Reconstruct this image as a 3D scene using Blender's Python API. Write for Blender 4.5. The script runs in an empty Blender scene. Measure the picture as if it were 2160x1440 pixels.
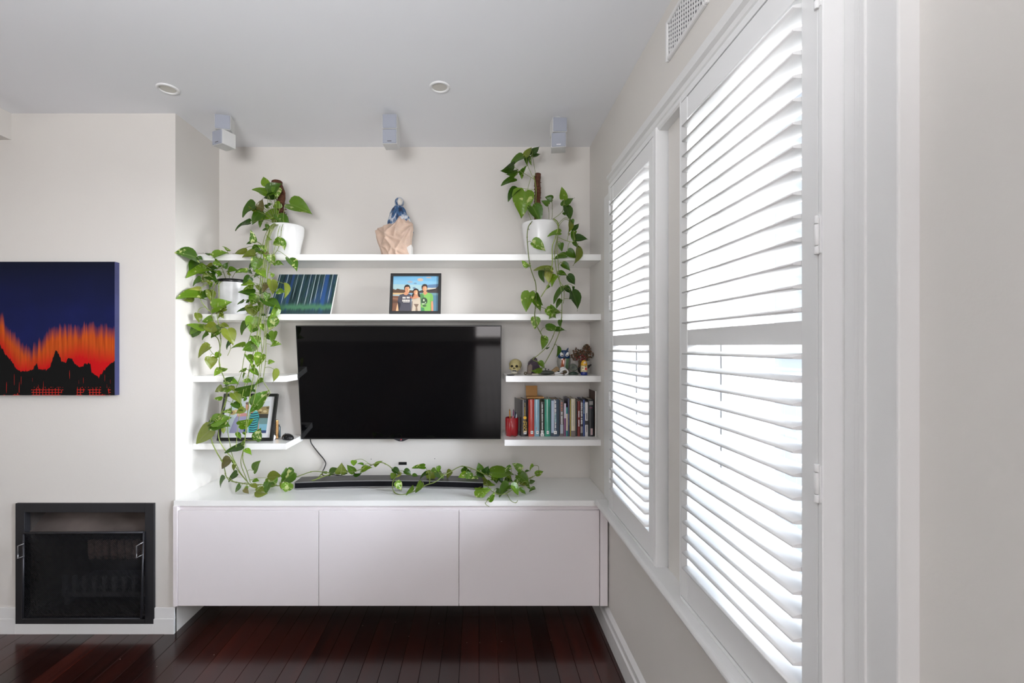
import bpy, bmesh, math, random
from mathutils import Vector, Matrix

# ------------------------------------------------------------------ camera, world, light, exposure
F = 960.0                     # focal length in pixels of the 2160x1440 frame (16 mm on 36 mm)
CX, CY, EYE = 1010.0, 730.0, 1.491
scene = bpy.context.scene
C = scene.collection
cam_data = bpy.data.cameras.new('camera')
cam_data.sensor_width = 36.0
cam_data.lens = 16.0
cam_data.shift_x = (1080 - CX) / 2160.0
cam_data.shift_y = (CY - 720) / 2160.0
cam_data.clip_start = 0.05
cam = bpy.data.objects.new('camera', cam_data)
cam.location = (0, 0, EYE)
cam.rotation_euler = (math.pi / 2, 0, 0)
C.objects.link(cam)
scene.camera = cam

world = bpy.data.worlds.new('world')
scene.world = world
world.use_nodes = True
wn = world.node_tree
bg = wn.nodes['Background']
bg.inputs['Color'].default_value = (0.88, 0.94, 1.0, 1)
bg.inputs["Strength"].default_value = 0.92

sun_d = bpy.data.lights.new('sun', 'SUN')
sun_d.energy = 40.0
sun_d.angle = math.radians(52)      # low hazy sun, soft edged
sun_d.color = (1.0, 0.98, 0.95)
sun = bpy.data.objects.new('sun', sun_d)
sun.rotation_euler = Vector((-0.92, 0.34, -0.10)).to_track_quat('-Z', 'Y').to_euler()   # comes in low through the louvres
C.objects.link(sun)

def portal(name, loc, rot, sx, sy):
    d = bpy.data.lights.new(name, 'AREA')
    d.shape = 'RECTANGLE'; d.size = sx; d.size_y = sy
    d.cycles.is_portal = True
    o = bpy.data.objects.new(name, d)
    o.location = loc; o.rotation_euler = rot
    C.objects.link(o)
portal('portal_window_near', (0.93, 1.135, 1.48), (0, math.radians(90), 0), 1.6, 0.62)
portal('portal_window_far', (0.93, 1.925, 1.48), (0, math.radians(90), 0), 1.6, 0.56)
# added fill lamp, unseen at the rear wall, for surfaces facing the camera
rear_fill_d = bpy.data.lights.new('rear_fill_light', 'AREA')
rear_fill_d.shape = 'RECTANGLE'; rear_fill_d.size = 0.7; rear_fill_d.size_y = 1.7
rear_fill_d.energy = 30.0; rear_fill_d.color = (1.0, 0.93, 0.935)
rear_fill = bpy.data.objects.new('rear_fill_light', rear_fill_d)
rear_fill.location = (0.3, -3.54, 0.95); rear_fill.rotation_euler = (math.radians(90), 0, 0)
C.objects.link(rear_fill)
# added fill lamp, unseen behind the camera, aimed up to brighten the ceiling
CEIL = 2.703
fill_d = bpy.data.lights.new('bounce_light', 'AREA')
fill_d.shape = 'RECTANGLE'; fill_d.size = 0.8; fill_d.size_y = 0.6
fill_d.energy = 36.0; fill_d.spread = math.radians(150); fill_d.color = (0.95, 0.965, 1.0)
fill = bpy.data.objects.new('bounce_light', fill_d)
fill.location = (-0.6, -0.5, 1.85); fill.rotation_euler = (Vector((-0.8, 0.15, CEIL)) - Vector((-0.6, -0.5, 1.85))).to_track_quat('-Z', 'Y').to_euler()
C.objects.link(fill)

# added fill lamp, unseen at the solid left wall, for the window side
side_d = bpy.data.lights.new('side_fill_light', 'AREA')
side_d.shape = 'RECTANGLE'; side_d.size = 1.7; side_d.size_y = 2.2
side_d.energy = 32.0; side_d.color = (0.99, 0.985, 0.98)
side = bpy.data.objects.new('side_fill_light', side_d)
side.location = (-4.55, -2.4, 1.0); side.rotation_euler = (0, math.radians(-90), 0)
C.objects.link(side)

vs = scene.view_settings
scene.display_settings.display_device = 'sRGB'
vs.view_transform = 'Standard'
vs.look = 'None'
vs.gamma = 1.0
vs.use_curve_mapping = False
vs.exposure = 0.06

# ------------------------------------------------------------------ helpers
def P(px, py, Y):
    """point seen at photo pixel (px, py) at distance Y from the lens plane"""
    return Vector(((px - CX) * Y / F, Y, EYE - (py - CY) * Y / F))

def sx(px, Y): return (px - CX) * Y / F
def sz(py, Y): return EYE - (py - CY) * Y / F

def box(bm, x0, x1, y0, y1, z0, z1, mi=0):
    v = [bm.verts.new(p) for p in ((x0,y0,z0),(x1,y0,z0),(x1,y1,z0),(x0,y1,z0),(x0,y0,z1),(x1,y0,z1),(x1,y1,z1),(x0,y1,z1))]
    for idx in ((0,3,2,1),(4,5,6,7),(0,1,5,4),(1,2,6,5),(2,3,7,6),(3,0,4,7)):
        f = bm.faces.new([v[i] for i in idx]); f.material_index = mi
    return v

def bevel(bm, w, seg=2):
    bmesh.ops.bevel(bm, geom=list(bm.edges), offset=w, segments=seg, affect='EDGES', profile=0.6)

def prism(bm, pts, y0, y1, mi=0):
    """polygon pts (x,z) extruded from y0 to y1"""
    a = [bm.verts.new((x, y0, z)) for x, z in pts]
    b = [bm.verts.new((x, y1, z)) for x, z in pts]
    n = len(pts)
    fs = [bm.faces.new(a), bm.faces.new(list(reversed(b)))]
    for i in range(n):
        fs.append(bm.faces.new((a[i], b[i], b[(i+1) % n], a[(i+1) % n])))
    for f in fs: f.material_index = mi
    return fs

def extrude_y(bm, prof, y0, y1, mi=0):   # same as prism, profile in (x,z)
    return prism(bm, prof, y0, y1, mi)

def lathe(bm, prof, seg=32, c=(0, 0, 0), mi=0, ax='z'):
    """prof: list of (radius, height)"""
    rings = []
    for r, h in prof:
        ring = []
        for i in range(seg):
            a = 2 * math.pi * i / seg
            if ax == 'z': p = (c[0] + r*math.cos(a), c[1] + r*math.sin(a), c[2] + h)
            elif ax == 'y': p = (c[0] + r*math.cos(a), c[1] + h, c[2] + r*math.sin(a))
            else: p = (c[0] + h, c[1] + r*math.cos(a), c[2] + r*math.sin(a))
            ring.append(bm.verts.new(p))
        rings.append(ring)
    for k in range(len(rings) - 1):
        for i in range(seg):
            f = bm.faces.new((rings[k][i], rings[k][(i+1) % seg], rings[k+1][(i+1) % seg], rings[k+1][i]))
            f.material_index = mi; f.smooth = True
    for ring, rev in ((rings[0], True), (rings[-1], False)):
        f = bm.faces.new(list(reversed(ring)) if rev else ring); f.material_index = mi
    return rings

def tube(bm, pts, r, seg=6, mi=0, r1=None):
    pts = [Vector(p) for p in pts]
    n = len(pts)
    prev = None; rings = []
    up = Vector((0.13, 0.91, 0.37)).normalized()
    for i, p in enumerate(pts):
        t = (pts[min(i+1, n-1)] - pts[max(i-1, 0)])
        if t.length < 1e-9: t = Vector((0, 0, 1))
        t.normalize()
        u = t.cross(up)
        if u.length < 1e-4: u = t.cross(Vector((1, 0, 0)))
        u.normalize()
        if prev is not None and u.dot(prev) < 0: u = -u
        prev = u
        w = t.cross(u)
        rr = r if r1 is None else r + (r1 - r) * i / max(1, n-1)
        rings.append([bm.verts.new(p + (u*math.cos(2*math.pi*k/seg) + w*math.sin(2*math.pi*k/seg))*rr) for k in range(seg)])
    for a, b in zip(rings, rings[1:]):
        for k in range(seg):
            f = bm.faces.new((a[k], a[(k+1) % seg], b[(k+1) % seg], b[k])); f.smooth = True; f.material_index = mi
    for ring in (rings[0], rings[-1]):
        f = bm.faces.new(ring); f.material_index = mi

def smooth_path(pts, sub=4):
    """Catmull-Rom through pts"""
    pts = [Vector(p) for p in pts]
    if len(pts) < 3: return pts
    out = []
    for i in range(len(pts) - 1):
        p0 = pts[max(i-1, 0)]; p1 = pts[i]; p2 = pts[i+1]; p3 = pts[min(i+2, len(pts)-1)]
        for s in range(sub):
            t = s / sub
            out.append(0.5*((2*p1) + (p2-p0)*t + (2*p0-5*p1+4*p2-p3)*t*t + (3*p1-p0-3*p2+p3)*t**3))
    out.append(pts[-1])
    return out

def ball(bm, c, rx, ry=None, rz=None, u=16, v=10, mi=0):
    ry = rx if ry is None else ry; rz = rx if rz is None else rz
    r = bmesh.ops.create_uvsphere(bm, u_segments=u, v_segments=v, radius=1.0)
    for w in r['verts']:
        w.co = Vector((c[0] + w.co.x*rx, c[1] + w.co.y*ry, c[2] + w.co.z*rz))
        for f in w.link_faces: f.smooth = True; f.material_index = mi
    return r['verts']

def obj(name, bm, mat, parent=None, smooth=False, loc=None, rot=None):
    bmesh.ops.recalc_face_normals(bm, faces=list(bm.faces))
    me = bpy.data.meshes.new(name)
    bm.to_mesh(me); bm.free()
    for m in (mat if isinstance(mat, (list, tuple)) else [mat]): me.materials.append(m)
    if smooth:
        for p in me.polygons: p.use_smooth = True
    o = bpy.data.objects.new(name, me)
    C.objects.link(o)
    if parent is not None: o.parent = parent
    if loc is not None: o.location = loc
    if rot is not None: o.rotation_euler = rot
    return o

def B(): return bmesh.new()

def bx(name, mat, parent, x0, x1, y0, y1, z0, z1, bev=0.0, seg=2):
    bm = B(); box(bm, x0, x1, y0, y1, z0, z1)
    if bev: bevel(bm, bev, seg)
    return obj(name, bm, mat, parent)

def tag(o, label, cat, group=None):
    o['label'] = label; o['category'] = cat
    if group: o['group'] = group
    return o

def thing(name, label, cat, loc=(0, 0, 0), rot=(0, 0, 0), group=None):
    o = bpy.data.objects.new(name, None)
    o.empty_display_size = 0.05
    C.objects.link(o)
    o.location = loc; o.rotation_euler = rot
    return tag(o, label, cat, group)

def struct(o, label=None):
    o['kind'] = 'structure'
    if label: o['label'] = label
    return o

def sempty(name, label=None):
    o = bpy.data.objects.new(name, None); C.objects.link(o)
    return struct(o, label)

def text(name, body, mat, parent, loc, rot, size, depth=0.0003, align='CENTER'):
    cu = bpy.data.curves.new(name, 'FONT')
    cu.body = body; cu.size = size; cu.extrude = depth
    cu.align_x = align; cu.align_y = 'CENTER'
    cu.materials.append(mat)
    tmp = bpy.data.objects.new(name + '_tmp', cu)
    C.objects.link(tmp)
    bpy.context.view_layer.update()
    dg = bpy.context.evaluated_depsgraph_get()
    me = bpy.data.meshes.new_from_object(tmp.evaluated_get(dg))
    bpy.data.objects.remove(tmp); bpy.data.curves.remove(cu)
    me.name = name
    if not me.materials: me.materials.append(mat)
    o = bpy.data.objects.new(name, me)
    C.objects.link(o)
    o.parent = parent; o.location = loc; o.rotation_euler = rot
    return o

# ------------------------------------------------------------------ materials
def srgb(c):
    return tuple(((v/255.0)/12.92 if v/255.0 <= 0.04045 else ((v/255.0+0.055)/1.055)**2.4) for v in c)

MATS = {}
def mat(name, rgb, rough=0.5, metal=0.0, spec=0.5, var=0.0, vscale=6.0, bump=0.0, bscale=60.0, objvar=0.0, trans=0.0, alpha=None, coat=0.0, emis=None):
    """rgb is linear if floats <= 1 else sRGB 0-255"""
    if name in MATS: return MATS[name]
    if max(rgb) > 1.0: rgb = srgb(rgb)
    m = bpy.data.materials.new(name); m.use_nodes = True
    nt = m.node_tree; b = nt.nodes['Principled BSDF']
    b.inputs['Base Color'].default_value = (*rgb, 1)
    b.inputs['Roughness'].default_value = rough
    b.inputs['Metallic'].default_value = metal
    b.inputs['Specular IOR Level'].default_value = spec
    b.inputs['Coat Weight'].default_value = coat
    b.inputs['Transmission Weight'].default_value = trans
    if emis:
        b.inputs['Emission Color'].default_value = (*rgb, 1); b.inputs['Emission Strength'].default_value = emis
    if var or bump or objvar:
        tc = nt.nodes.new('ShaderNodeTexCoord')
    if var or objvar:
        hsv = nt.nodes.new('ShaderNodeHueSaturation')
        hsv.inputs['Color'].default_value = (*rgb, 1)
        src = None
        if var:
            n = nt.nodes.new('ShaderNodeTexNoise'); n.inputs['Scale'].default_value = vscale; n.inputs['Detail'].default_value = 4
            nt.links.new(tc.outputs['Object'], n.inputs['Vector'])
            mr = nt.nodes.new('ShaderNodeMapRange')
            mr.inputs['From Min'].default_value = 0.3; mr.inputs['From Max'].default_value = 0.7
            mr.inputs['To Min'].default_value = 1 - var; mr.inputs['To Max'].default_value = 1 + var
            nt.links.new(n.outputs['Fac'], mr.inputs['Value'])
            src = mr.outputs['Result']
        if objvar:
            oi = nt.nodes.new('ShaderNodeObjectInfo')
            mr2 = nt.nodes.new('ShaderNodeMapRange')
            mr2.inputs['To Min'].default_value = 1 - objvar; mr2.inputs['To Max'].default_value = 1 + objvar
            nt.links.new(oi.outputs['Random'], mr2.inputs['Value'])
            if src is not None:
                mu = nt.nodes.new('ShaderNodeMath'); mu.operation = 'MULTIPLY'
                nt.links.new(src, mu.inputs[0]); nt.links.new(mr2.outputs['Result'], mu.inputs[1])
                src = mu.outputs[0]
            else: src = mr2.outputs['Result']
        nt.links.new(src, hsv.inputs['Value'])
        nt.links.new(hsv.outputs['Color'], b.inputs['Base Color'])
    if bump:
        n2 = nt.nodes.new('ShaderNodeTexNoise'); n2.inputs['Scale'].default_value = bscale; n2.inputs['Detail'].default_value = 3
        nt.links.new(tc.outputs['Object'], n2.inputs['Vector'])
        bp = nt.nodes.new('ShaderNodeBump'); bp.inputs['Strength'].default_value = bump; bp.inputs['Distance'].default_value = 0.01
        nt.links.new(n2.outputs['Fac'], bp.inputs['Height'])
        nt.links.new(bp.outputs['Normal'], b.inputs['Normal'])
    MATS[name] = m
    return m

def flat(name, rgb, rough=0.6): return mat(name, rgb, rough)

M_wall = mat('wall_paint', (0.735, 0.706, 0.666), 0.75, spec=0.3, var=0.015, vscale=1.5, bump=0.03, bscale=90)
M_ceil = mat('ceiling_paint', (0.89, 0.90, 0.925), 0.8, spec=0.2)
M_gloss = mat('white_gloss_paint', (0.80, 0.795, 0.785), 0.32, spec=0.45)
M_lam = mat('white_laminate', (0.85, 0.80, 0.81), 0.38, spec=0.4)
M_top = mat('white_countertop', (0.92, 0.915, 0.895), 0.2, spec=0.7)
M_shut = mat('white_shutter_lacquer', (0.84, 0.84, 0.835), 0.35, spec=0.45)
M_black = mat('black_metal', (0.013, 0.013, 0.016), 0.5, var=0.2, vscale=8)
M_blackpl = mat('black_plastic', (0.012, 0.012, 0.013), 0.25)
M_grey = mat('grey_metal', (0.25, 0.25, 0.26), 0.35, metal=0.8)
# ------------------------------------------------------------------ room shell
WX = 0.675           # right wall plane
LX = -1.58           # niche side
BY = 2.77            # niche back wall
FY = 2.37            # chimney breast plane
CZ = 2.703           # ceiling

# floor: base + planks
fl = sempty('floor', 'dark red brown polished timber floor boards')
obj('floor_base', (lambda bm: (box(bm, -4.6, 1.0, -3.6, 2.9, -0.08, -0.012), bm)[1])(B()), mat('floor_gap', (0.004, 0.002, 0.002), 0.8), fl)
def floor_mat():
    m = bpy.data.materials.new('jarrah_boards'); m.use_nodes = True
    nt = m.node_tree; b = nt.nodes['Principled BSDF']
    b.inputs['Roughness'].default_value = 0.2
    b.inputs['Coat Weight'].default_value = 0.35; b.inputs['Coat Roughness'].default_value = 0.12
    tc = nt.nodes.new('ShaderNodeTexCoord'); oi = nt.nodes.new('ShaderNodeObjectInfo')
    mp = nt.nodes.new('ShaderNodeMapping'); mp.inputs['Scale'].default_value = (55, 1.3, 10)
    nt.links.new(tc.outputs['Object'], mp.inputs['Vector'])
    n = nt.nodes.new('ShaderNodeTexNoise'); n.inputs['Scale'].default_value = 1.0; n.inputs['Detail'].default_value = 5
    n.noise_dimensions = '4D'
    wm = nt.nodes.new('ShaderNodeMath'); wm.operation = 'MULTIPLY'; wm.inputs[1].default_value = 37.0
    nt.links.new(oi.outputs['Random'], wm.inputs[0]); nt.links.new(wm.outputs[0], n.inputs['W'])
    nt.links.new(mp.outputs['Vector'], n.inputs['Vector'])
    r = nt.nodes.new('ShaderNodeValToRGB')
    r.color_ramp.elements[0].position = 0.3; r.color_ramp.elements[0].color = (0.012, 0.0035, 0.003, 1)
    r.color_ramp.elements[1].position = 0.75; r.color_ramp.elements[1].color = (0.060, 0.011, 0.006, 1)
    nt.links.new(n.outputs['Fac'], r.inputs['Fac'])
    hs = nt.nodes.new('ShaderNodeHueSaturation')
    mr = nt.nodes.new('ShaderNodeMapRange'); mr.inputs['To Min'].default_value = 0.45; mr.inputs['To Max'].default_value = 1.6
    nt.links.new(oi.outputs['Random'], mr.inputs['Value']); nt.links.new(mr.outputs['Result'], hs.inputs['Value'])
    nt.links.new(r.outputs['Color'], hs.inputs['Color']); nt.links.new(hs.outputs['Color'], b.inputs['Base Color'])
    n2 = nt.nodes.new('ShaderNodeTexNoise'); n2.inputs['Scale'].default_value = 3.0
    nt.links.new(tc.outputs['Object'], n2.inputs['Vector'])
    mr2 = nt.nodes.new('ShaderNodeMapRange'); mr2.inputs['To Min'].default_value = 0.14; mr2.inputs['To Max'].default_value = 0.3
    nt.links.new(n2.outputs['Fac'], mr2.inputs['Value']); nt.links.new(mr2.outputs['Result'], b.inputs['Roughness'])
    return m
M_floor = floor_mat()
random.seed(4)
PW = 0.0905
bm = B(); box(bm, 0.0006, PW - 0.0006, 0, 6.4, -0.02, 0); bevel(bm, 0.0008, 1)
plank0 = obj('plank', bm, M_floor, fl, loc=(WX + 0.05 - PW, -3.6, 0))
k = 1
while WX + 0.05 - PW*(k+1) > -4.6:
    o = plank0.copy(); C.objects.link(o); o.parent = fl
    o.location = (WX + 0.05 - PW*(k+1), -3.6, -random.random()*0.0006); k += 1
# small pale nail fillings
bm = B()
for x, y in ((-0.62, 2.43), (-0.45, 2.46), (-0.36, 2.34), (-0.215, 2.45), (-0.06, 2.29), (0.005, 2.29), (0.115, 2.30), (0.365, 2.31), (-1.28, 2.2), (-1.5, 2.12), (-1.71, 2.17)):
    lathe(bm, [(0.002, 0), (0.0015, 0.0004)], 8, (x, y, 0.0))
obj('nail_dots', bm, mat('nail_filler', (0.35, 0.3, 0.28), 0.6), fl)

# ceiling and walls
struct(bx('ceiling', M_ceil, None, -4.7, 1.0, -3.7, 2.95, CZ, CZ + 0.15), 'flat white painted ceiling')
struct(bx('wall_back', M_wall, None, -1.7, 1.0, BY, BY + 0.15, -0.08, CZ), 'white painted back wall of the shelf niche')
bm = B()
# chimney breast around the firebox
fx0, fx1, fz0, fz1 = -2.37, -1.715, 0.075, 0.64
box(bm, -4.6, fx0, FY, 2.95, -0.08, CZ); box(bm, fx1, LX, FY, 2.95, -0.08, CZ)
box(bm, fx0, fx1, FY, 2.95, fz1, CZ); box(bm, fx0, fx1, FY, 2.95, -0.08, fz0)
box(bm, fx0, fx1, FY + 0.42, 2.95, fz0, fz1)
struct(obj('wall_breast', bm, M_wall), 'white painted chimney breast wall')
struct(bx('wall_left', M_wall, None, -4.7, -4.6, -3.7, 2.95, -0.08, CZ), 'white painted side wall')
bm = B()
box(bm, -4.6, -0.05, -3.7, -3.55, -0.08, CZ); box(bm, 0.65, 1.0, -3.7, -3.55, -0.08, CZ); box(bm, -0.05, 0.65, -3.7, -3.55, 1.8, CZ)  # opening added out of view to let fill light in
box(bm, -0.05, 0.65, -3.7, -3.55, -0.08, 0.1)
struct(obj('wall_rear', bm, M_wall), 'white painted wall with an unseen opening added for fill light')
# bulkhead beam at the top left
struct(bx('trim_1', M_wall, None, -2.9, -2.434, -3.5, FY + 0.01, 2.565, CZ + 0.01), 'white bulkhead under the ceiling beside the chimney breast')

# right wall with two openings
W1 = (1.65, 2.19); W2 = (0.8485, 1.424); WZ0, WZ1 = 0.700, 2.27
O1 = (1.62, 2.205); O2 = (0.835, 1.445)
RT = 0.93
bm = B()
box(bm, WX, RT, 0.78, 2.95, -0.08, WZ0)
box(bm, WX, RT, 0.78, 2.95, WZ1, CZ)
box(bm, WX, RT, O1[1], 2.95, WZ0, WZ1)
box(bm, WX, RT, O2[1], O1[0], WZ0, WZ1)
box(bm, WX, RT, 0.78, O2[0], WZ0, WZ1)
box(bm, 0.704, RT, -3.6, 0.79, -0.08, CZ)
struct(obj('wall_right', bm, M_wall), 'white painted window wall')
struct(bx('trim_2', M_gloss, None, 0.670, 0.72, 0.727, 0.790, 0.0, 2.5, 0.003), 'flat white architrave beside the near window')
bm = B(); box(bm, 0.672, 0.70, 0.812, 0.838, 0.0, 2.5); box(bm, 0.666, 0.70, 0.786, 0.7985, 0.0, 2.5); box(bm, 0.668, 0.70, 0.7995, 0.811, 0, 2.5); bevel(bm, 0.002, 2)
struct(obj('trim_3', bm, M_gloss), 'moulded white architrave beads beside the near window')
struct(bx('trim_4', M_gloss, None, 0.660, 0.69, 2.222, 2.40, 0.702, 2.273, 0.003), 'white architrave between far window and shelf niche')
# head moulding
bm = B()
prism(bm, [(0.69, 2.262), (0.645, 2.262), (0.640, 2.268), (0.640, 2.282), (0.636, 2.286), (0.634, 2.300), (0.624, 2.307), (0.624, 2.317), (0.69, 2.317)], 0.76, 2.225)
struct(obj('trim_5', bm, M_gloss), 'moulded white head casing over both windows')
# faint wide board above head
struct(bx('trim_6', M_gloss, None, 0.6705, 0.69, 0.78, 2.30, 2.317, 2.40, 0.002), 'flat white board over the window head')
# sill with round nose
bm = B()
r = 0.014; zc = 0.686
prof = [(0.70, zc + r), (0.597 + r, zc + r)] + [(0.597 + r - r*math.sin(a), zc + r*math.cos(a)) for a in [math.pi*k/8 for k in range(1, 8)]] + [(0.597 + r, zc - r), (0.62, zc - r), (0.64, zc - r - 0.012), (0.70, zc - r - 0.012)]
prism(bm, prof, 0.76, 2.349)
struct(obj('trim_7', bm, M_gloss), 'white window sill with rounded nose')

# baseboards
def baseprof(d): return [(0, -0.01), (-d, -0.01), (-d, 0.085), (-d*0.72, 0.092), (-d*0.72, 0.118), (-0.002, 0.134), (0, 0.134)]
bm = B(); prism(bm, [(WX + 0.002 + x, z) for x, z in baseprof(0.026)], 0.80, BY)
struct(obj('baseboard_right', bm, M_gloss), 'white skirting under the window')
bm = B()
for x0, x1 in ((-4.6, -2.402), (-1.687, LX)):
    for (za, zb, d) in ((-0.01, 0.078, 0.012), (0.078, 0.133, 0.007)):
        box(bm, x0, x1, FY - d, FY + 0.01, za, zb)
box(bm, -2.402, -1.687, FY - 0.012, FY + 0.01, -0.01, 0.052)
bevel(bm, 0.0015, 1)
struct(obj('baseboard_front', bm, M_gloss), 'white skirting on the chimney breast')

# window joinery: sash, panes; shutters
M_glass = mat('clear_glass', (1, 1, 1), 0.0, trans=1.0)
MATS['clear_glass'].node_tree.nodes['Principled BSDF'].inputs['IOR'].default_value = 1.0
def thin_glass(name, tint, frost=0.0):
    m = bpy.data.materials.new(name); m.use_nodes = True
    nt = m.node_tree; nt.nodes.remove(nt.nodes['Principled BSDF'])
    out = nt.nodes['Material Output']
    tr = nt.nodes.new('ShaderNodeBsdfTransparent'); tr.inputs['Color'].default_value = (*tint, 1)
    gl = nt.nodes.new('ShaderNodeBsdfGlossy'); gl.inputs['Roughness'].default_value = 0.02
    mx = nt.nodes.new('ShaderNodeMixShader'); mx.inputs['Fac'].default_value = 0.05
    nt.links.new(tr.outputs[0], mx.inputs[1]); nt.links.new(gl.outputs[0], mx.inputs[2])
    last = mx
    if frost:
        tl = nt.nodes.new('ShaderNodeBsdfTranslucent'); tl.inputs['Color'].default_value = (*tint, 1)
        m2 = nt.nodes.new('ShaderNodeMixShader'); m2.inputs['Fac'].default_value = frost
        nt.links.new(mx.outputs[0], m2.inputs[1]); nt.links.new(tl.outputs[0], m2.inputs[2]); last = m2
    nt.links.new(last.outputs[0], out.inputs['Surface'])
    return m
M_pane = thin_glass('window_glass', (0.95, 0.97, 1.0))
M_frost = thin_glass('frosted_glass', (0.88, 0.93, 1.0), 0.02)

def window(name, ya, yb, label):
    w = sempty(name, label)
    g = 0.045
    # outer jamb liner
    bm = B()
    box(bm, 0.70, RT, ya - 0.001, ya + 0.014, WZ0, WZ1); box(bm, 0.70, RT, yb - 0.014, yb + 0.001, WZ0, WZ1)
    box(bm, 0.70, RT, ya, yb, WZ1 - 0.014, WZ1); box(bm, 0.70, RT, ya, yb, WZ0, WZ0 + 0.02)
    obj('jamb', bm, M_gloss, w)
    ya += 0.014; yb -= 0.014
    # staff beads
    bm = B(); box(bm, 0.735, 0.752, ya, ya + 0.016, WZ0, WZ1); box(bm, 0.735, 0.752, yb - 0.016, yb, WZ0, WZ1); bevel(bm, 0.003, 2)
    obj('bead', bm, M_gloss, w)
    for nm, z0, z1, x0, m in (('lower_sash', WZ0 + 0.02, 1.515, 0.756, M_frost), ('upper_sash', 1.475, WZ1 - 0.014, 0.796, M_pane)):
        bm = B()
        box(bm, x0, x0 + 0.036, ya, ya + g, z0, z1); box(bm, x0, x0 + 0.036, yb - g, yb, z0, z1)
        box(bm, x0, x0 + 0.036, ya + g, yb - g, z0, z0 + (0.07 if nm[0] == 'l' else 0.04)); box(bm, x0, x0 + 0.036, ya + g, yb - g, z1 - 0.04, z1)
        bevel(bm, 0.003, 1)
        s = obj('sash', bm, M_gloss, w)
        obj('pane', (lambda b: (box(b, x0 + 0.016, x0 + 0.020, ya + g - 0.005, yb - g + 0.005, z0 + 0.03, z1 - 0.03), b)[1])(B()), m, s)
    bx('latch', M_gloss, w, 0.742, 0.756, (ya + yb)/2 - 0.03 + 0.14, (ya + yb)/2 + 0.03 + 0.14, 1.515, 1.545, 0.006)
window('window_1', O1[0], O1[1], 'far sash window behind white shutters')
window('window_2', O2[0], O2[1], 'near sash window behind white shutters')

def shutter(label, ya, yb, frame, hinge_near):
    y0, y1 = frame
    t = thing('plantation_shutter', label, 'shutter', (0.632, (ya + yb)/2, 0.70), group='plantation shutters on the window wall')
    L = lambda o: (setattr(o, 'matrix_parent_inverse', Matrix.Translation((-0.632, -(ya + yb)/2, -0.70))), o)[1]
    x0, x1 = 0.632, 0.662
    for a, b in ((y0, ya - 0.0012), (yb + 0.0012, y1)):
        L(bx('frame', M_shut, t, x0, 0.72, a, b, 0.700, 2.273, 0.0015))
    L(bx('frame', M_shut, t, x0, 0.72, ya, yb, 2.2525, 2.273, 0.0015))
    L(bx('frame', M_shut, t, x0, 0.72, ya, yb, 0.700, 0.7115, 0.0015))
    sw = 0.043
    L(bx('stile', M_shut, t, x0, x1, ya, ya + sw, 0.7135, 2.250, 0.002))
    L(bx('stile', M_shut, t, x0, x1, yb - sw, yb, 0.7135, 2.250, 0.002))
    L(bx('rail', M_shut, t, x0 + 0.001, x1, ya + sw, yb - sw, 2.183, 2.249, 0.0015))
    L(bx('rail', M_shut, t, x0 + 0.001, x1, ya + sw, yb - sw, 0.7145, 0.800, 0.0015))
    L(bx('rail', M_shut, t, x0 + 0.001, x1, ya + sw, yb - sw, 1.494, 1.541, 0.0015))
    # louvre blade, elliptical section, tapered
    n = 10; hw, ht = 0.0305, 0.0052
    up = [(-hw, 0.0019), (-hw*0.7, 0.0036), (-hw*0.3, 0.0050), (hw*0.3, 0.0050), (hw*0.7, 0.0036), (hw, 0.0019)]
    prof = up + [(x, -z) for x, z in reversed(up)]   # blunt edged blade
    bm = B(); prism(bm, prof, -(yb - ya)/2 + sw + 0.001, (yb - ya)/2 - sw - 0.001)
    for f in bm.faces:
        if len(f.verts) == 4: f.smooth = True
    first = None
    spec = [(0.800, 1.494, 15), (1.541, 2.183, 14)]
    tilt = math.radians(-5)
    for z0, z1, cnt in spec:
        p = (z1 - z0) / cnt
        for i in range(cnt):
            loc = (0.646 , (ya + yb)/2, z0 + p*(i + 0.5))
            if first is None:
                first = obj('louver', bm, M_shut, t); o = first
            else:
                o = first.copy(); C.objects.link(o); o.parent = t
            o.matrix_parent_inverse = Matrix.Translation((-0.632, -(ya + yb)/2, -0.70))
            o.location = loc; o.rotation_euler = (0, tilt, 0)
    hy = ya - 0.0006 if hinge_near else yb + 0.0006
    for zc_ in (0.87 if not hinge_near else 0.76, 1.236, 1.698, 2.155):
        bm = B()
        for a, b in ((-0.036, -0.021), (-0.020, 0.020), (0.021, 0.036)):
            lathe(bm, [(0.0038, zc_ + a), (0.0045, zc_ + a + 0.001), (0.0045, zc_ + b - 0.001), (0.0038, zc_ + b)], 12, (0.6295, hy, 0))
        box(bm, 0.630, 0.634, hy - 0.008, hy + 0.008, zc_ - 0.034, zc_ + 0.034)
        L(obj('hinge', bm, M_shut, t))
    # small latch knob at foot
    return t
shutter('white louvred shutter panel next to the shelf niche', W1[0], W1[1], (1.627, 2.222), False)
shutter('white louvred shutter panel beside the moulded architrave', W2[0], W2[1], (0.837, 1.434), True)

# outside: low white boarded fence across the side path
nb = sempty('exterior_fence', 'low white boarded fence outside the windows')
M_nb = mat('fence_paint', (0.78, 0.80, 0.83), 0.7)
obj('rail', (lambda b: (box(b, 2.9, 2.95, -4, 12, 0.6, 0.7), box(b, 2.9, 2.95, -4, 12, -0.5, -0.4), b)[2])(B()), M_nb, nb)
b0 = obj('board', (lambda b: (box(b, 2.875, 2.9, 0.003, 0.157, -0.82, 1.0), b)[1])(B()), M_nb, nb)
b0.location.y = -1.0
for i in range(1, 60):
    o = b0.copy(); C.objects.link(o); o.parent = nb; o.location.y = -1.0 + 0.16*i
struct(bx('ground', mat('paving', (0.55, 0.53, 0.5), 0.8), None, 0.93, 30, -20, 40, -0.9, -0.8), 'pale paving outside the windows')
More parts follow.
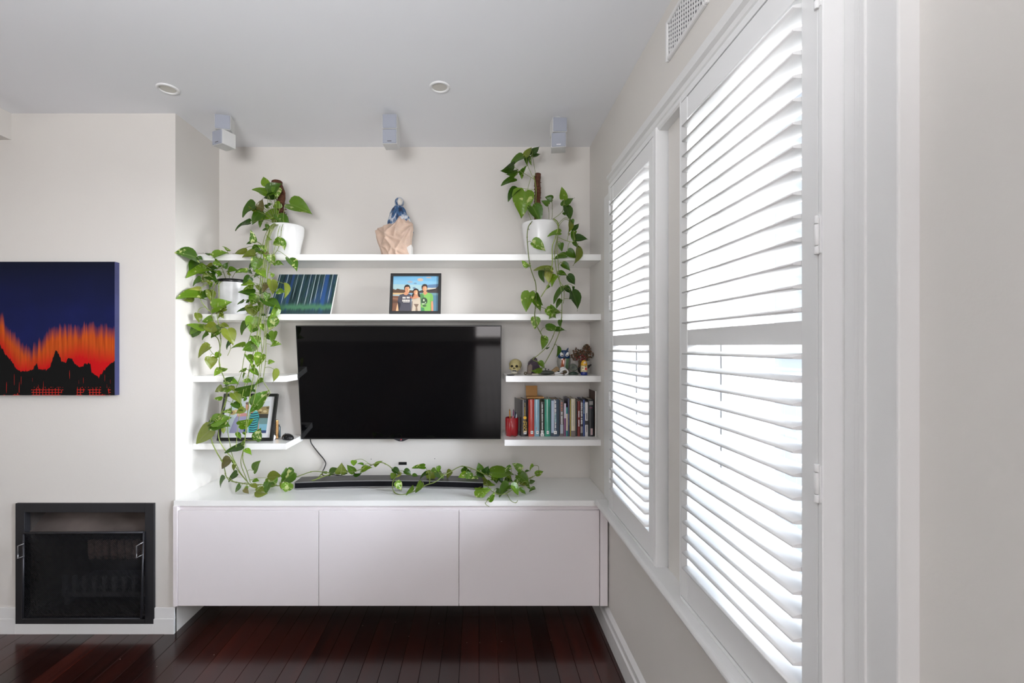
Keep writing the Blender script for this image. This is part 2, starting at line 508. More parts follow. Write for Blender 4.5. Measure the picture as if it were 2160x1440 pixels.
# ------------------------------------------------------------------ built-in cabinet
YC = 2.355
cab = []
def cabinet(x0, x1, label, left_panel=False, right_panel=False):
    t = thing('wall_cabinet', label, 'cabinet', ((x0 + x1)/2, YC, 0.148), group='floating cabinets under the television')
    inv = Matrix.Translation((-(x0 + x1)/2, -YC, -0.148))
    a = [bx('body', M_lam, t, x0, x1, YC + 0.020, BY, 0.150, 0.6635)]
    lx, rx = x0, x1
    if left_panel: a.append(bx('end_panel', M_lam, t, LX - 0.0005, x0 - 0.001, YC - 0.003, YC + 0.04, 0.147, 0.664, 0.0008))
    if right_panel: a.append(bx('end_panel', M_lam, t, x1 + 0.0025, WX - 0.008, YC, YC + 0.04, 0.147, 0.664, 0.0008))
    a.append(bx('door', M_lam, t, x0 + 0.0012, x1 - 0.0012, YC, YC + 0.018, 0.148, 0.640, 0.0012))
    for o in a: o.matrix_parent_inverse = inv
cabinet(-1.558, -0.829, 'white floating cabinet unit beside the chimney breast', left_panel=True)
cabinet(-0.829, -0.103, 'white floating cabinet unit between two matching units')
cabinet(-0.103, 0.6255, 'white floating cabinet unit beside the window wall', right_panel=True)
tag(bx('countertop', M_top, None, LX, WX - 0.001, YC + 0.001, BY, 0.6635, 0.692, 0.0012), 'white countertop running along the three floating cabinets', 'countertop')

# ------------------------------------------------------------------ shelves
SY = 2.515
def shelf(x0, x1, zt, label, th=0.0335):
    tag(bx('wall_shelf', M_top, None, x0, x1, SY, BY, zt - th, zt, 0.0008), label, 'shelf', 'white floating shelves in the niche')
ZA, ZB, ZC, ZDL, ZDR = 1.999, 1.669, 1.327, 0.954, 0.974
shelf(LX, WX, ZA, 'long white floating shelf holding the figurine, topmost')
shelf(LX, WX, ZB, 'long white floating shelf just over the television')
shelf(LX, -1.066, ZC, 'short white empty floating shelf beside the television')
shelf(LX, -1.066, ZDL, 'short white floating shelf holding the large framed photograph')
shelf(0.149, WX, ZC, 'short white floating shelf holding the skull and owl')
shelf(0.142, WX, ZDR, 'short white floating shelf holding the books')

# ------------------------------------------------------------------ television
def tv():
    t = thing('television', 'black flat screen television tilted forward on the wall', 'television', (-0.465, 2.72, 0.936))
    ang = math.atan2(0.085, 0.674)
    t.rotation_euler = (ang, 0, 0)     # top leans towards the room
    w, h = 1.193, 0.680
    M_scr = mat('tv_screen', (0.0025, 0.0025, 0.003), 0.05, spec=0.32)
    M_bez = mat('tv_bezel', (0.010, 0.010, 0.011), 0.3)
    bm = B(); box(bm, -w/2, w/2, 0.0, 0.012, 0, h); bevel(bm, 0.002, 2); obj('frame', bm, M_bez, t)
    bm = B(); box(bm, -w/2 + 0.006, w/2 - 0.006, -0.0012, 0.001, 0.008, h - 0.006); obj('screen', bm, M_scr, t)
    bm = B(); box(bm, -w/2 + 0.14, w/2 - 0.14, 0.012, 0.035, 0.03, h - 0.12); bevel(bm, 0.008, 2); obj('back_cover', bm, M_bez, t)
    bm = B(); prism(bm, [(-0.05, 0.004), (-0.02, -0.009), (-0.008, -0.0125), (0.008, -0.0125), (0.02, -0.009), (0.05, 0.004)], -0.004, 0.008)
    chin = obj('chin', bm, mat('tv_chin', (0.10, 0.10, 0.11), 0.25, metal=0.6), t)
    bm = B(); box(bm, 0.000, 0.004, -0.0052, -0.003, -0.0015, 0.0015); obj('power_light', bm, mat('led_red', (0.9, 0.03, 0.05), 0.4, emis=0.6), chin)
    text('logo', 'LG', mat('logo_pink', (0.6, 0.35, 0.4), 0.4), chin, (0.0, -0.0045, -0.006), (math.pi/2, 0, 0), 0.009)
    bm = B(); box(bm, -0.15, 0.15, 0.03, 0.045, 0.18, 0.5); obj('wall_bracket', bm, M_bez, t)
    return t
tv()
# cable from the television down behind the sound bar
bm = B()
tube(bm, smooth_path([P(655, 915, 2.74), P(655, 930, 2.755), P(661, 941, 2.76), P(672, 955, 2.762), P(682, 967, 2.762), P(687, 976, 2.76), P(685, 985, 2.755), P(680, 996, 2.74), P(683, 1003, 2.70), P(700, 1001, 2.68), P(720, 1003, 2.665), P(733, 1005, 2.66), P(745, 1003, 2.665), P(760, 1001, 2.68)], 5), 0.0032, 8)
tag(obj('power_cable', bm, M_blackpl), 'thin black cable hanging from television down behind the sound bar', 'cable')
# wall hole for cables
bm = B(); box(bm, sx(841, BY), sx(858, BY), BY - 0.003, BY + 0.004, sz(980, BY), sz(974, BY)); bevel(bm, 0.001, 1)
tag(obj('cable_outlet', bm, mat('hole_black', (0.002, 0.002, 0.002), 0.9)), 'small black slot in the wall under the television', 'outlet')
# screw holes in the wall
bm = B()
for px, py in ((783, 968), (917, 967)):
    lathe(bm, [(0.003, 0), (0.003, 0.002)], 8, (sx(px, BY), BY - 0.0015, sz(py, BY)), ax='y')
wh = obj('screw_hole', bm, mat('hole_grey', (0.25, 0.24, 0.23), 0.9), bpy.data.objects['wall_back'])

# ------------------------------------------------------------------ curved sound bar
def soundbar():
    t = thing('sound_bar', 'long curved dark grey sound bar lying on the countertop', 'speaker', (-0.50, 2.53, 0.692))
    n = 40; w = 1.05; R = 3.6
    M_sb = mat('soundbar_top', (0.060, 0.056, 0.056), 0.4, metal=0.3, var=0.08, vscale=20)
    M_sf = mat('soundbar_grille', (0.008, 0.008, 0.010), 0.8, spec=0.1)
    M_se = mat('soundbar_edge', (0.35, 0.35, 0.36), 0.3, metal=0.8)
    def yf(x): return (R - math.sqrt(R*R - x*x))*-1 + (R - math.sqrt(R*R - (w/2)**2))
    def strip(x0, x1, d0, d1, z0, z1, name, m, par):
        bm = B(); A = []
        for i in range(n + 1):
            x = x0 + (x1 - x0)*i/n; y = yf(x)
            A.append([bm.verts.new((x, y + d0, z0)), bm.verts.new((x, y + d1, z0)), bm.verts.new((x, y + d1, z1)), bm.verts.new((x, y + d0, z1))])
        for a, b in zip(A, A[1:]):
            for k in range(4): bm.faces.new((a[k], a[(k+1) % 4], b[(k+1) % 4], b[k]))
        bm.faces.new(A[0]); bm.faces.new(list(reversed(A[-1])))
        return obj(name, bm, m, par)
    strip(-w/2, w/2, 0.004, 0.105, 0.008, 0.043, 'body', M_sb, t)
    strip(-w/2 + 0.002, w/2 - 0.002, 0.0, 0.006, 0.010, 0.038, 'grille', M_sf, t)
    strip(-w/2, w/2, -0.002, 0.02, 0.005, 0.0095, 'edge_strip', M_se, t)
    strip(-w/2, w/2, -0.001, 0.012, 0.0385, 0.0425, 'edge_strip', M_se, t)
    for x in (-0.47, -0.16, 0.16, 0.47):
        o = bx('foot', M_blackpl, t, x - 0.03, x + 0.03, yf(x) + 0.02, yf(x) + 0.08, -0.0005, 0.007)
soundbar()

# ------------------------------------------------------------------ ceiling fittings
def downlight(px, py, label):
    Y = F*(CZ - EYE)/(CY - py)
    x = sx(px, Y)
    t = thing('downlight', label, 'light', (x, Y, CZ), group='recessed ceiling downlights')
    M_ring = mat('downlight_ring', (0.86, 0.86, 0.86), 0.35)
    bm = B()
    R, r = 0.048, 0.035
    prof = [(R, 0.0), (R, -0.003), (R - 0.004, -0.006), (r + 0.002, -0.006), (r, -0.003), (r - 0.003, 0.012), (r - 0.004, 0.012)]
    rings = []
    for rr, h in prof:
        rings.append([bm.verts.new((rr*math.cos(2*math.pi*i/40), rr*math.sin(2*math.pi*i/40), h)) for i in range(40)])
    for a, b in zip(rings, rings[1:]):
        for i in range(40):
            f = bm.faces.new((a[i], a[(i+1) % 40], b[(i+1) % 40], b[i])); f.smooth = True
    obj('ring', bm, M_ring, t)
    bm = B(); lathe(bm, [(r, -0.0012), (r, 0.002)], 32)
    obj('lens', bm, mat('downlight_lens', (0.66, 0.64, 0.58), 0.45), t)
downlight(354, 187, 'round white recessed downlight beside the chimney breast')
downlight(927.5, 183, 'round white recessed downlight between the middle and window-side speakers')

def cube_speaker(px, ptop, yaw1, yaw2, label, logo_dark):
    # satellite speaker: two stacked cubes hanging on a ceiling bracket
    Y = 2.40
    t = thing('cube_speaker', label, 'speaker', (sx(px, Y), Y, CZ), group='twin cube speakers on the ceiling')
    M_sp = mat('speaker_grille', (0.36, 0.38, 0.44), 0.6, bump=0.1, bscale=900)
    M_sb = mat('speaker_shell', (0.70, 0.70, 0.69), 0.4)
    s = 0.076
    zt = sz(ptop, Y - 0.05) - CZ
    bm = B(); box(bm, -0.012, 0.012, 0.0, 0.05, zt - 0.06, 0.0); bevel(bm, 0.003, 1)
    br = obj('bracket', bm, M_sb, t)
    bm = B(); lathe(bm, [(0.022, -0.006), (0.022, 0.0)], 24, (0, 0.025, 0)); obj('base_plate', bm, M_sb, t)
    for i, (yaw, z, pitch, dx) in enumerate(((yaw1, zt - s/2, math.radians(4), 0.0), (yaw2, zt - s*1.5 - 0.003, math.radians(4), 0.002))):
        bm = B(); box(bm, -s/2, s/2, -s*0.62, s*0.42, -s/2, s/2); bevel(bm, 0.004, 2)
        c = obj('cube', bm, M_sb, t, loc=(dx, 0.0, z), rot=(0, 0, yaw))
        bm = B(); box(bm, -s/2 + 0.002, s/2 - 0.002, -s*0.62 - 0.003, -s*0.62 + 0.004, -s/2 + 0.002, s/2 - 0.002); bevel(bm, 0.0025, 1)
        g = obj('grille', bm, M_sp, c)
        if i == 1:
            bm = B(); box(bm, -0.011, 0.011, -s*0.62 - 0.0042, -s*0.62 - 0.002, -s*0.36, -s*0.31)
            obj('badge', bm, mat('badge_dark', (0.12, 0.12, 0.13), 0.4) if logo_dark else mat('badge_light', (0.85, 0.85, 0.85), 0.3), c)
cube_speaker(475, 240, math.radians(14), math.radians(-24), 'twin cube speaker turned sideways over the niche side wall', True)
cube_speaker(825.5, 239, math.radians(0), math.radians(-3), 'twin cube speaker facing straight ahead over the figurine', True)
cube_speaker(1177, 246, math.radians(3), math.radians(-8), 'twin cube speaker over the potted plant beside the window', False)

# wall vent
def vent():
    y0, y1, z0, z1 = 1.33, 1.62, 2.498, 2.640
    t = thing('wall_vent', 'white perforated wall vent over the window head', 'vent', (WX, (y0 + y1)/2, z0))
    inv = Matrix.Translation((-WX, -(y0 + y1)/2, -z0))
    fr = 0.014
    bm = B()
    box(bm, WX - 0.012, WX + 0.002, y0, y0 + fr, z0, z1); box(bm, WX - 0.012, WX + 0.002, y1 - fr, y1, z0, z1)
    box(bm, WX - 0.012, WX + 0.002, y0 + fr, y1 - fr, z0, z0 + fr); box(bm, WX - 0.012, WX + 0.002, y0 + fr, y1 - fr, z1 - fr, z1)
    bevel(bm, 0.003, 1); o = obj('frame', bm, M_gloss, t); o.matrix_parent_inverse = inv
    o = bx('backing', mat('vent_dark', (0.06, 0.06, 0.065), 0.8), t, WX - 0.003, WX + 0.001, y0 + fr, y1 - fr, z0 + fr, z1 - fr); o.matrix_parent_inverse = inv
    bm = B(); n = 16; p = (y1 - y0 - 2*fr)/n
    for i in range(n + 1):
        yc = y0 + fr + p*i
        box(bm, WX - 0.0075, WX - 0.0055, yc - p*0.2, yc + p*0.2, z0 + fr, z1 - fr)
    for j in range(1, 8):
        zc = z0 + fr + (z1 - z0 - 2*fr)*j/8
        for i in range(n):
            yc = y0 + fr + p*(i + 0.5); s = 0.004 if i % 2 else -0.004
            box(bm, WX - 0.007, WX - 0.0055, yc - p*0.5, yc + p*0.5, zc + s - 0.003, zc + s + 0.003)
    o = obj('grille', bm, M_gloss, t); o.matrix_parent_inverse = inv
vent()

# ------------------------------------------------------------------ fireplace
def fireplace():
    t = thing('fireplace', 'black steel framed open fireplace set in the chimney breast', 'fireplace', (-2.043, FY, 0.052))
    inv = Matrix.Translation((2.043, -FY, -0.052))
    X0, X1, Z0, Z1 = -2.402, -1.684, 0.052, 0.677
    bw = 0.047
    M_soot = mat('sooty_brick', (0.035, 0.028, 0.025), 0.9, var=0.4, vscale=12, bump=0.3, bscale=40)
    M_hood = mat('smoke_hood', (0.13, 0.105, 0.095), 0.6, metal=0.1, var=0.35, vscale=5)
    a = []
    a.append(bx('frame', M_black, t, X0, X0 + bw, FY - 0.012, FY + 0.03, Z0, Z1, 0.002))
    a.append(bx('frame', M_black, t, X1 - bw, X1, FY - 0.012, FY + 0.03, Z0, Z1, 0.002))
    a.append(bx('frame', M_black, t, X0 + bw, X1 - bw, FY - 0.012, FY + 0.03, Z1 - bw, Z1, 0.002))
    a.append(bx('frame', M_black, t, X0 + bw, X1 - bw, FY - 0.012, FY + 0.03, Z0, Z0 + 0.024, 0.002))
    # hood plate sloping back
    bm = B()
    v = [bm.verts.new(p) for p in ((X0 + bw, FY + 0.015, 0.52), (X1 - bw, FY + 0.015, 0.52), (X1 - bw, FY + 0.15, 0.632), (X0 + bw, FY + 0.15, 0.632), (X0 + bw, FY + 0.02, 0.515), (X1 - bw, FY + 0.02, 0.515), (X1 - bw, FY + 0.155, 0.627), (X0 + bw, FY + 0.155, 0.627))]
    for f in ((0,1,2,3), (7,6,5,4), (0,4,5,1), (2,6,7,3), (1,5,6,2), (0,3,7,4)): bm.faces.new([v[i] for i in f])
    a.append(obj('hood', bm, M_hood, t))
    # firebox liner
    bm = B()
    box(bm, fx0 + 0.001, fx1 - 0.001, FY + 0.40, FY + 0.418, fz0 + 0.001, fz1 - 0.001)
    box(bm, fx0 + 0.001, fx0 + 0.02, FY + 0.02, FY + 0.40, fz0 + 0.001, fz1 - 0.001); box(bm, fx1 - 0.02, fx1 - 0.001, FY + 0.02, FY + 0.40, fz0 + 0.001, fz1 - 0.001)
    box(bm, fx0 + 0.02, fx1 - 0.02, FY + 0.02, FY + 0.40, fz0 + 0.001, fz0 + 0.012)
    a.append(obj('firebox', bm, M_soot, t))
    # grate with upright fingers and back bars
    bm = B()
    box(bm, -2.27, -1.80, FY + 0.10, FY + 0.12, 0.13, 0.17)
    box(bm, -2.27, -1.80, FY + 0.10, FY + 0.32, 0.155, 0.17)
    for i in range(9):
        x = -2.25 + i*0.054
        box(bm, x - 0.009, x + 0.009, FY + 0.095, FY + 0.115, 0.15, 0.245)
    for x in (-2.24, -1.83): box(bm, x - 0.012, x + 0.012, FY + 0.10, FY + 0.30, 0.085, 0.155)
    bevel(bm, 0.003, 1)
    a.append(obj('grate', bm, mat('cast_iron', (0.05, 0.048, 0.05), 0.6, metal=0.3, var=0.3, vscale=30), t))
    # ceramic logs on the grate
    bm = B()
    for i in range(10):
        x = -2.18 + i*0.042
        tube(bm, [(x, FY + 0.20, 0.30), (x + 0.004, FY + 0.19, 0.34), (x - 0.006, FY + 0.20, 0.40)], 0.018, 8)
    a.append(obj('ceramic_block', bm, mat('clay_block', (0.16, 0.105, 0.085), 0.9, var=0.4, vscale=60, bump=0.4, bscale=80), t))
    for o in a: o.matrix_parent_inverse = inv
fireplace()

def fire_screen():
    Yb, Yt = 2.335, 2.352
    tl, tr, br, bl = P(50, 1124, Yt), P(303, 1122.5, Yt), P(297.5, 1304, Yb), P(48, 1304, Yb)
    c = (bl + br)/2
    t = thing('fire_screen', 'black wire mesh fire screen with side handles leaning on the fireplace', 'fire screen', c)
    D = lambda p: Vector(p) - c
    M_bar = mat('screen_bar', (0.045, 0.045, 0.052), 0.4, metal=0.6)
    M_mesh = mat('screen_wire', (0.018, 0.018, 0.022), 0.5, metal=0.4)
    def bar(a, b, r=0.005, name='frame_bar', m=M_bar):
        bm = B(); tube(bm, [D(a), D(b)], r, 8); return obj(name, bm, m, t)
    bar(tl, tr, 0.006); bar(tl, bl); bar(tr, br); bar(bl, br, 0.004)
    # diagonal woven mesh (real wires)
    bm = B(); n = 58
    ex, ez = (tr - tl), (tl - bl)
    W, H = ex.length, ez.length
    step = 0.0105
    k = -H
    def pt(u, v): return D(bl + ex*(u/W) + ez*(v/H)) + Vector((0, 0.003, 0))
    while k < W:
        for s in (1, -1):
            # line v = u - k  or mirrored
            u0, u1 = max(0, k), min(W, k + H)
            if u1 - u0 > 0.004:
                pa, pb = (u0, u0 - k), (u1, u1 - k)
                if s < 0: pa, pb = (W - pa[0], pa[1]), (W - pb[0], pb[1])
                tube(bm, [pt(*pa), pt(*pb)], 0.0011, 3)
        k += step
    mo = obj('wire_mesh', bm, M_mesh, t); mo['kind'] = 'stuff'
    M_h = mat('handle_steel', (0.35, 0.35, 0.36), 0.3, metal=0.9)
    for pts in (((50, 1146), (43, 1149), (42, 1175), (50, 1173)), ((301, 1143), (292, 1149), (291, 1174), (300, 1170))):
        bm = B(); tube(bm, [D(P(x, y, 2.338)) + Vector((0, 0.004 if i in (0, 3) else -0.012, 0)) for i, (x, y) in enumerate(pts)], 0.0032, 8)
        obj('handle', bm, M_h, t)
fire_screen()
# ------------------------------------------------------------------ small node helpers for flat prints
def new_mat(name, rough=0.5, spec=0.4):
    m = bpy.data.materials.new(name); m.use_nodes = True
    b = m.node_tree.nodes['Principled BSDF']
    b.inputs['Roughness'].default_value = rough; b.inputs['Specular IOR Level'].default_value = spec
    return m, m.node_tree, b
def nmath(nt, op, a, b=None, c=None, clamp=False):
    n = nt.nodes.new('ShaderNodeMath'); n.operation = op; n.use_clamp = clamp
    for i, v in enumerate((a, b, c)):
        if v is None: continue
        if isinstance(v, (int, float)): n.inputs[i].default_value = v
        else: nt.links.new(v, n.inputs[i])
    return n.outputs[0]
def nramp(nt, v, a, b, t0=0.0, t1=1.0):
    n = nt.nodes.new('ShaderNodeMapRange'); n.inputs['To Min'].default_value = t0; n.inputs['To Max'].default_value = t1
    for k, x in (('Value', v), ('From Min', a), ('From Max', b)):
        if isinstance(x, (int, float)): n.inputs[k].default_value = x
        else: nt.links.new(x, n.inputs[k])
    return n.outputs['Result']
def nmix(nt, f, a, b):
    n = nt.nodes.new('ShaderNodeMix'); n.data_type = 'RGBA'
    for i, v in ((0, f), (6, a), (7, b)):
        if isinstance(v, (int, float)): n.inputs[i].default_value = v
        elif isinstance(v, tuple): n.inputs[i].default_value = (*v, 1)
        else: nt.links.new(v, n.inputs[i])
    return n.outputs[2]
def ncurve(nt, v, pts):
    n = nt.nodes.new('ShaderNodeFloatCurve'); c = n.mapping.curves[0]
    c.points[0].location = pts[0]; c.points[1].location = pts[-1]
    for p in pts[1:-1]: c.points.new(*p)
    for p in c.points: p.handle_type = 'VECTOR'
    n.mapping.update(); nt.links.new(v, n.inputs['Value'])
    return n.outputs[0]
def nnoise(nt, vec, scale, sc=(1, 1, 1), detail=3):
    mp = nt.nodes.new('ShaderNodeMapping'); mp.inputs['Scale'].default_value = sc
    nt.links.new(vec, mp.inputs['Vector'])
    n = nt.nodes.new('ShaderNodeTexNoise'); n.inputs['Scale'].default_value = scale; n.inputs['Detail'].default_value = detail
    nt.links.new(mp.outputs[0], n.inputs['Vector'])
    return n.outputs['Fac']

# ------------------------------------------------------------------ canvas painting on the chimney breast
def canvas():
    x0, x1, z0, z1 = -2.871, -1.871, 1.239, 1.925
    t = thing('canvas_painting', 'unframed canvas of dark skyline against red orange flames and navy sky', 'painting', ((x0 + x1)/2, FY - 0.0012, z0))
    W, H = x1 - x0, z1 - z0
    m, nt, b = new_mat('painted_canvas', 0.7, 0.12)
    tc = nt.nodes.new('ShaderNodeTexCoord'); sp = nt.nodes.new('ShaderNodeSeparateXYZ'); nt.links.new(tc.outputs['Object'], sp.inputs[0])
    u = nramp(nt, sp.outputs['X'], W/2 - 0.59, W/2)
    v = nramp(nt, sp.outputs['Z'], 0.0, H)
    Q = lambda pts: [(min(1, x/1090), (1320 - y)/1260) for x, y in pts]
    sky = ncurve(nt, u, Q([(0,840),(50,930),(100,980),(150,1060),(190,1095),(300,1085),(335,1040),(350,1015),(365,1070),(440,1080),(480,1050),(500,980),(530,890),(560,930),(590,1000),(630,1015),(640,972),(685,970),(700,1010),(750,1050),(790,1050),(800,1020),(860,1020),(870,1100),(940,1150),(1000,1070),(1050,1020),(1090,1000)]))
    fl_ = ncurve(nt, u, Q([(0,560),(50,670),(100,735),(150,785),(200,840),(290,915),(350,860),(430,790),(470,715),(600,690),(700,700),(850,675),(1000,690),(1090,715)]))
    red = ncurve(nt, u, Q([(0,760),(100,900),(200,1010),(300,1000),(450,960),(600,920),(750,860),(900,900),(1090,940)]))
    streak = nnoise(nt, tc.outputs['Object'], 1.0, (75, 1, 4), 3)
    jag = nnoise(nt, tc.outputs['Object'], 1.0, (130, 1, 0.5), 2)
    s1 = nmath(nt, 'ADD', fl_, nmath(nt, 'MULTIPLY', nmath(nt, 'SUBTRACT', streak, 0.5), 0.17))
    s2 = nmath(nt, 'ADD', red, nmath(nt, 'MULTIPLY', nmath(nt, 'SUBTRACT', streak, 0.5), 0.14))
    s3 = nmath(nt, 'ADD', sky, nmath(nt, 'MULTIPLY', nmath(nt, 'SUBTRACT', jag, 0.5), 0.05))
    cl = nnoise(nt, tc.outputs['Object'], 5.0, (1, 1, 1), 2)
    topd = nramp(nt, v, 0.62, 1.0)
    navy = nmix(nt, topd, (0.010, 0.014, 0.085), (0.006, 0.008, 0.020))
    navy = nmix(nt, nramp(nt, cl, 0.35, 0.7, 0.0, 0.5), navy, (0.007, 0.010, 0.030))
    orange = nmix(nt, nramp(nt, streak, 0.35, 0.65), (0.36, 0.045, 0.006), (0.62, 0.10, 0.012))
    c = nmix(nt, nramp(nt, nmath(nt, 'SUBTRACT', s1, v), -0.03, 0.07), navy, orange)
    c = nmix(nt, nramp(nt, nmath(nt, 'SUBTRACT', s2, v), -0.05, 0.08), c, (0.52, 0.006, 0.008))
    blk = nmath(nt, 'GREATER_THAN', nmath(nt, 'SUBTRACT', s3, v), 0.0)
    c = nmix(nt, blk, c, (0.006, 0.006, 0.006))
    # red scaffolding lines near the foot and thin red drips
    fx = nmath(nt, 'FRACT', nmath(nt, 'MULTIPLY', sp.outputs['X'], 62.0)); fz = nmath(nt, 'FRACT', nmath(nt, 'MULTIPLY', sp.outputs['Z'], 75.0))
    grid = nmath(nt, 'MAXIMUM', nmath(nt, 'LESS_THAN', fx, 0.20), nmath(nt, 'LESS_THAN', fz, 0.22))
    patch = nmath(nt, 'GREATER_THAN', nnoise(nt, tc.outputs['Object'], 1.0, (9, 1, 3), 2), 0.50)
    low = nmath(nt, 'LESS_THAN', v, nmath(nt, 'ADD', 0.035, nmath(nt, 'MULTIPLY', nmath(nt, 'SUBTRACT', jag, 0.35), 0.12)))
    g = nmath(nt, 'MULTIPLY', nmath(nt, 'MULTIPLY', grid, patch), low)
    drip = nmath(nt, 'MULTIPLY', nmath(nt, 'GREATER_THAN', nnoise(nt, tc.outputs['Object'], 1.0, (170, 1, 7), 1), 0.72), nmath(nt, 'LESS_THAN', v, 0.22))
    c = nmix(nt, nmath(nt, 'MAXIMUM', g, drip), c, (0.50, 0.020, 0.012))
    nt.links.new(c, b.inputs['Base Color'])
    bm = B(); box(bm, -W/2, W/2, -0.0305, -0.030, 0, H); obj('painted_face', bm, m, t)
    bm = B(); box(bm, -W/2, W/2, -0.030, 0.0, 0, H)
    obj('wrapped_edge', bm, mat('canvas_edge', (0.030, 0.034, 0.110), 0.5, var=0.25, vscale=8), t)
canvas()

# ------------------------------------------------------------------ leaning unframed forest print
def forest():
    w, h = 0.357, 0.2935
    ang = math.atan2(0.14, 0.247)
    t = thing('forest_print', 'unframed blurred blue green birch forest print leaning on the wall', 'picture', (-1.028, 2.60, ZB), (-ang, 0, 0))
    m, nt, b = new_mat('forest_ink', 0.5, 0.3)
    tc = nt.nodes.new('ShaderNodeTexCoord'); sp = nt.nodes.new('ShaderNodeSeparateXYZ'); nt.links.new(tc.outputs['Object'], sp.inputs[0])
    n1 = nnoise(nt, tc.outputs['Object'], 1.0, (95, 1, 5), 4); n2 = nnoise(nt, tc.outputs['Object'], 1.0, (22, 1, 4), 2); n3 = nnoise(nt, tc.outputs['Object'], 1.0, (240, 1, 7), 2)
    c = nmix(nt, nramp(nt, n1, 0.3, 0.7), (0.006, 0.014, 0.022), (0.035, 0.085, 0.080))
    c = nmix(nt, nramp(nt, n2, 0.5, 0.75), c, (0.030, 0.075, 0.180))
    c = nmix(nt, nramp(nt, n3, 0.60, 0.75, 0.0, 0.7), c, (0.20, 0.30, 0.36))
    for xc, wd, col in ((-0.085, 0.008, (0.03, 0.07, 0.20)), (0.118, 0.014, (0.03, 0.09, 0.26))):
        d = nmath(nt, 'ABSOLUTE', nmath(nt, 'SUBTRACT', sp.outputs['X'], xc))
        c = nmix(nt, nramp(nt, d, wd*0.5, wd*1.2, 0.9, 0.0), c, col)
    for xc, wd, z0 in ((-0.165, 0.0016, 0.09), (-0.118, 0.0016, 0.06), (-0.06, 0.001, 0.10), (-0.024, 0.0024, 0.05), (0.018, 0.0015, 0.06), (0.048, 0.0018, 0.05), (0.072, 0.0012, 0.08), (0.103, 0.0011, 0.10), (0.150, 0.0018, 0.08)):
        d = nmath(nt, 'ABSOLUTE', nmath(nt, 'SUBTRACT', sp.outputs['X'], xc))
        f = nmath(nt, 'MULTIPLY', nramp(nt, d, wd*0.6, wd*1.5, 0.95, 0.0), nramp(nt, sp.outputs['Z'], z0, z0 + 0.04))
        c = nmix(nt, f, c, (0.46, 0.56, 0.58))
    gz = nmath(nt, 'ADD', sp.outputs['Z'], nmath(nt, 'MULTIPLY', nmath(nt, 'SUBTRACT', n1, 0.5), 0.04))
    c = nmix(nt, nmath(nt, 'MULTIPLY', nramp(nt, gz, 0.085, 0.06), nramp(nt, gz, 0.025, 0.05)), c, (0.07, 0.19, 0.11))
    c = nmix(nt, nramp(nt, gz, 0.045, 0.02, 0.0, 0.8), c, (0.030, 0.060, 0.066))
    nt.links.new(c, b.inputs['Base Color'])
    bm = B(); box(bm, -w/2 + 0.004, w/2 - 0.001, -0.0006, 0.0, 0.001, h - 0.001); obj('print', bm, m, t)
    bm = B(); box(bm, -w/2, w/2, 0.0, 0.012, 0, h); obj('board', bm, mat('board_white', (0.8, 0.8, 0.78), 0.5), t)
forest()

# ------------------------------------------------------------------ framed photographs
PC = {}
def pcol(c):
    key = tuple(c)
    if key not in PC: PC[key] = mat('photo_ink_%02d' % len(PC), c, 0.35)
    return PC[key]
def ell(cx, cy, rx, ry, n=16, a0=0, a1=360):
    return [(cx + rx*math.cos(math.radians(a0 + (a1 - a0)*i/(n if a1 - a0 >= 360 else n - 1))), cy + ry*math.sin(math.radians(a0 + (a1 - a0)*i/(n if a1 - a0 >= 360 else n - 1)))) for i in range(n)]
def framed(name, label, loc, lean, w, h, bar, mount, polys, uv):
    """polys: list of (sRGB colour, [(x,y)...]) in zoomed-photo coordinates, uv maps them into 0..1"""
    t = thing(name, label, 'picture frame', loc, (-lean, 0, 0))
    M_fr = mat('frame_black', (0.010, 0.010, 0.010), 0.3)
    d = 0.018
    for nm, a in (('frame_bar', (-w/2, w/2, 0, bar)), ('frame_bar', (-w/2, w/2, h - bar, h)), ('frame_bar', (-w/2, -w/2 + bar, bar, h - bar)), ('frame_bar', (w/2 - bar, w/2, bar, h - bar))):
        bx(nm, M_fr, t, a[0], a[1], -d, 0.0, a[2], a[3], 0.0012)
    bx('backing', M_fr, t, -w/2 + 0.003, w/2 - 0.003, -0.006, -0.001, 0.003, h - 0.003)
    ix0, ix1, iz0, iz1 = -w/2 + bar, w/2 - bar, bar, h - bar
    if mount:
        bx('mount_board', mat('mount_white', (0.72, 0.72, 0.75), 0.6), t, ix0, ix1, -0.009, -0.006, iz0, iz1)
        ix0 += mount; ix1 -= mount; iz0 += mount; iz1 -= mount
    bm = B(); mats = []; y = -0.0095
    for col, pts in polys:
        q = []
        for p in pts:
            u, v = uv(*p); u = min(1, max(0, u)); v = min(1, max(0, v))
            q.append((ix0 + u*(ix1 - ix0), y, iz0 + v*(iz1 - iz0)))
        m = pcol(col)
        if m not in mats: mats.append(m)
        vs_ = [bm.verts.new(p) for p in q]
        try:
            f = bm.faces.new(vs_); f.material_index = mats.index(m)
        except ValueError: pass
        y -= 0.00006
    bmesh.ops.triangulate(bm, faces=list(bm.faces))
    me = bpy.data.meshes.new('photo_print'); bm.to_mesh(me); bm.free()
    for m in mats: me.materials.append(m)
    o = bpy.data.objects.new('photo_print', me); C.objects.link(o); o.parent = t
    # easel strut behind
    bm = B(); box(bm, -0.02, 0.02, 0.0, 0.003, 0.0, h*0.6); s = obj('strut', bm, M_fr, t, rot=(math.radians(-9), 0, 0), loc=(0, 0.001, h*0.06))
    return t
def uvF(x, y):
    xl = 262 - 72*(y - 265)/895; xr = 1392 - 47*(y - 250)/895
    yt = 265 - 15*(x - 262)/1130
    return ((x - xl)/(xr - xl), 1 - (y - yt)/(893))
SKN = (214, 150, 112); SKL = (238, 186, 140); HAIR = (46, 36, 30)
